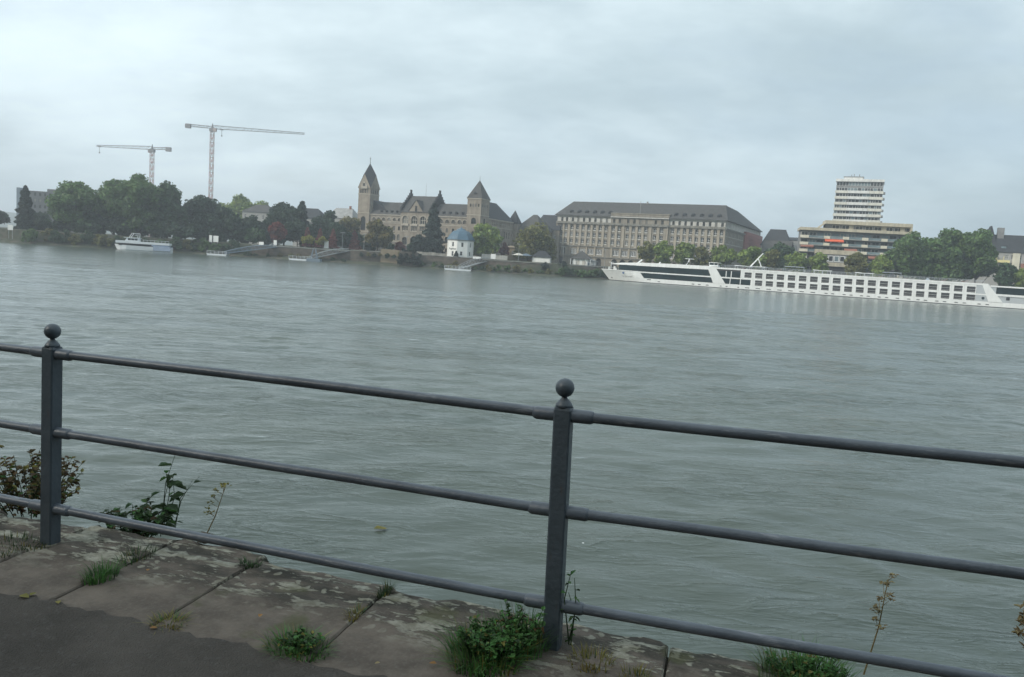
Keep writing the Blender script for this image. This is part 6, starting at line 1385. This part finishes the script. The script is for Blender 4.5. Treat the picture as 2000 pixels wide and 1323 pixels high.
grass_tuft('upright grass behind the feathery weed at the middle post', -0.80, 3.04, 0.12, 0.15, 380, ['weed_green', 'weed_dark', 'weed_yellow'], 31, group=None, spread=0.8)
leafy_weed('tall green weed stems rising against the middle post', -0.80, 3.02, 0.0, 24, 0.18, 0.11, 0.022, ['weed_green', 'weed_dark', 'weed_rust'], 11, dens=18)
leafy_weed('thin weed shoot climbing behind the middle post', -0.60, 3.10, 0.02, 3, 0.34, 0.03, 0.03, ['weed_green', 'weed_dark'], 12, dens=9)
grass_tuft('yellow-brown tuft right of the middle post', -0.50, 3.02, 0.09, 0.06, 160, ['weed_yellow', 'straw', 'weed_dark'], 13, group=None)
grass_tuft('low olive tuft on the lichen slab right of the post', -0.32, 2.98, 0.06, 0.05, 120, ['weed_yellow', 'weed_dark'], 14, group=None)
leafy_weed('rounded bright green weed bush under the right rails', 0.31, 3.24, -0.02, 50, 0.11, 0.17, 0.020, ['weed_green', 'weed_green', 'weed_yellow'], 15, dens=22)
grass_tuft('soft grass round the bright green bush under the right rails', 0.31, 3.2, 0.17, 0.13, 600, ['weed_green', 'weed_yellow', 'weed_dark'], 32, group=None, spread=1.2)
leafy_weed('rust and green bramble on the quay edge behind the left rails', -4.05, 3.66, -0.12, 64, 0.30, 0.38, 0.036, ['weed_rust', 'weed_yellow', 'weed_green', 'weed_yellow'], 16, dens=20)
leafy_weed('second rusty bramble hanging over the quay edge', -4.75, 3.60, -0.10, 60, 0.32, 0.40, 0.040, ['weed_rust', 'weed_green', 'weed_yellow'], 17, dens=18)
leafy_weed('dark green leafy plant on the quay edge right of the left post', -3.16, 3.52, -0.08, 40, 0.17, 0.24, 0.042, ['weed_dark', 'weed_dark', 'weed_green', 'weed_rust'], 18, dens=14, lean=(0.1, 0.1))
leafy_weed('upright broad-leaved sapling beside the left post', -2.98, 3.55, -0.05, 6, 0.42, 0.14, 0.075, ['weed_dark', 'weed_green'], 19, dens=5, lean=(0.25, 0.1))
def dry_stalk(label, t, w, h, seed, heads, m='straw', lean=(0.08, 0.0), fluffy=False):
    rnd = random.Random(seed); root = thing('dry_stalk', label, 'weed', Q(t, w, -0.03), QA); st = MB(); hd = MB()
    tip = Vector((lean[0] * h, lean[1] * h, h)); st.tube([(0, 0, 0), tip * 0.5 + Vector((0.01, 0, 0)), tip], [0.004, 0.003, 0.0015], 5)
    for k in range(heads):
        u = rnd.uniform(0.45, 1.0); p = tip * u; a = rnd.random() * 6.283; q = p + Vector((math.cos(a) * 0.05 * (1.3 - u), math.sin(a) * 0.05, 0.03)); st.tube([p, q], [0.0015, 0.001], 4)
        for j in range(9): put_leaf(hd, q + Vector((rnd.uniform(-.012, .012), rnd.uniform(-.012, .012), rnd.uniform(-.005, .008))), rnd.random() * 6.28, rnd.uniform(0, 1.2), 0.016 if not fluffy else 0.03, 0.006, 0)
    st.build('stem', 'straw', root); hd.build('flower_heads', m, root)['kind'] = 'stuff'
dry_stalk('dry brown seed stalk standing behind the right rails', 0.56, 3.46, 0.42, 21, 10, 'straw', (0.12, 0.0))
dry_stalk('feathery straw stalk at the right end of the quay', 1.22, 3.60, 0.30, 22, 14, 'straw', (-0.25, 0), True)
dry_stalk('pale flowering stalk beyond the quay edge right of the sapling', -2.72, 3.50, 0.30, 23, 9, 'weed_yellow', (0.35, 0.1))
def fallen_leaf(label, t, w, z, L, yaw, m, group='fallen leaves on the quay'):
    mb = MB(); put_leaf(mb, Vector((0, 0, 0)), yaw, 0.12, L, L * 0.36, 0, 0.15)
    o = mb.build('fallen_leaf', m); o.location = Q(t, w, z); o.rotation_euler = (0, 0, QA); tag(o, label, 'leaf', group)
for i, (t, w, L, m) in enumerate(((-2.90, 2.545, 0.05, 'weed_yellow'), (-2.86, 2.56, 0.035, 'weed_yellow'), (-1.05, 2.74, 0.03, 'fallen_leaf'), (-1.89, 2.82, 0.028, 'fallen_leaf'), (-2.21, 2.53, 0.03, 'fallen_leaf'), (-2.62, 2.98, 0.025, 'fallen_leaf'), (-1.25, 2.66, 0.022, 'straw'), (-2.72, 2.57, 0.03, 'weed_yellow'), (-1.72, 2.58, 0.02, 'straw'), (-0.2, 2.93, 0.025, 'straw'))):
    fallen_leaf('small curled autumn leaf lying on the quay, ' + ['largest, yellow, on the asphalt edge', 'yellow, beside the largest leaf', 'orange, on the slab before the middle post', 'orange, alone on the middle slab', 'orange, below the yellowing clump', 'orange, on the slab near the left post', 'straw coloured, right of the bushy weed', 'yellow, at the left joint end', 'straw coloured, left of the bushy weed', 'straw coloured, right of the middle post'][i], t, w, 0.018, L, i * 1.7, m)
def drift_leaf(label, x, y, L): mb = MB(); put_leaf(mb, Vector((0, 0, 0.03)), 0.4, 0.0, L, L * 0.35, 0, 0.05); o = mb.build('drift_leaf', 'weed_yellow'); o.location = (x, y, 0.02); tag(o, label, 'leaf')
drift_leaf('yellow leaf drifting on the near river surface', -2.45, 15.0, 0.28)
def stone(label, t, w, r, seed):
    rnd = random.Random(seed); mb = MB(); n = 7; prof = []
    for k in range(5): prof.append((max(0.01, r * math.sin(math.pi * (k + 0.4) / 5.2)) , r * (1 - math.cos(math.pi * k / 4.4)) * 0.55 - r * 0.3))
    mb.lathe(prof, n); mb.v = [(x * rnd.uniform(.75, 1.25), y * rnd.uniform(.75, 1.25), z * rnd.uniform(.8, 1.3)) for x, y, z in mb.v]
    o = mb.build('loose_stone', 'coping_stone'); o.location = Q(t, w, 0.01); tag(o, label, 'stone')
stone('pointed loose stone on the river side of the slab edge', -2.66, 3.44, 0.045, 3)

# ------------------------------------------------------------------ haze over the river
def haze():
    x0, y0, z0, x1, y1, z1 = -2650, -1550, -9.0, 2650, 3420, 118.0
    mb = MB(); mb.box(x0, y0, z0, x1, y1, z1); me = bpy.data.meshes.new('haze'); me.from_pydata(mb.v, [], mb.f)
    m = bpy.data.materials.new('haze'); m.use_nodes = True; nt = m.node_tree; nt.nodes.clear()
    out = nt.nodes.new('ShaderNodeOutputMaterial'); v = nt.nodes.new('ShaderNodeVolumePrincipled')
    v.inputs['Color'].default_value = (0.86, 0.93, 1.0, 1); v.inputs['Density'].default_value = HAZE_DENSITY; v.inputs['Anisotropy'].default_value = 0.2
    nt.links.new(v.outputs[0], out.inputs['Volume']); me.materials.append(m)
    o = place('haze', me); o['kind'] = 'stuff'
HAZE_DENSITY = 0.00055
haze()
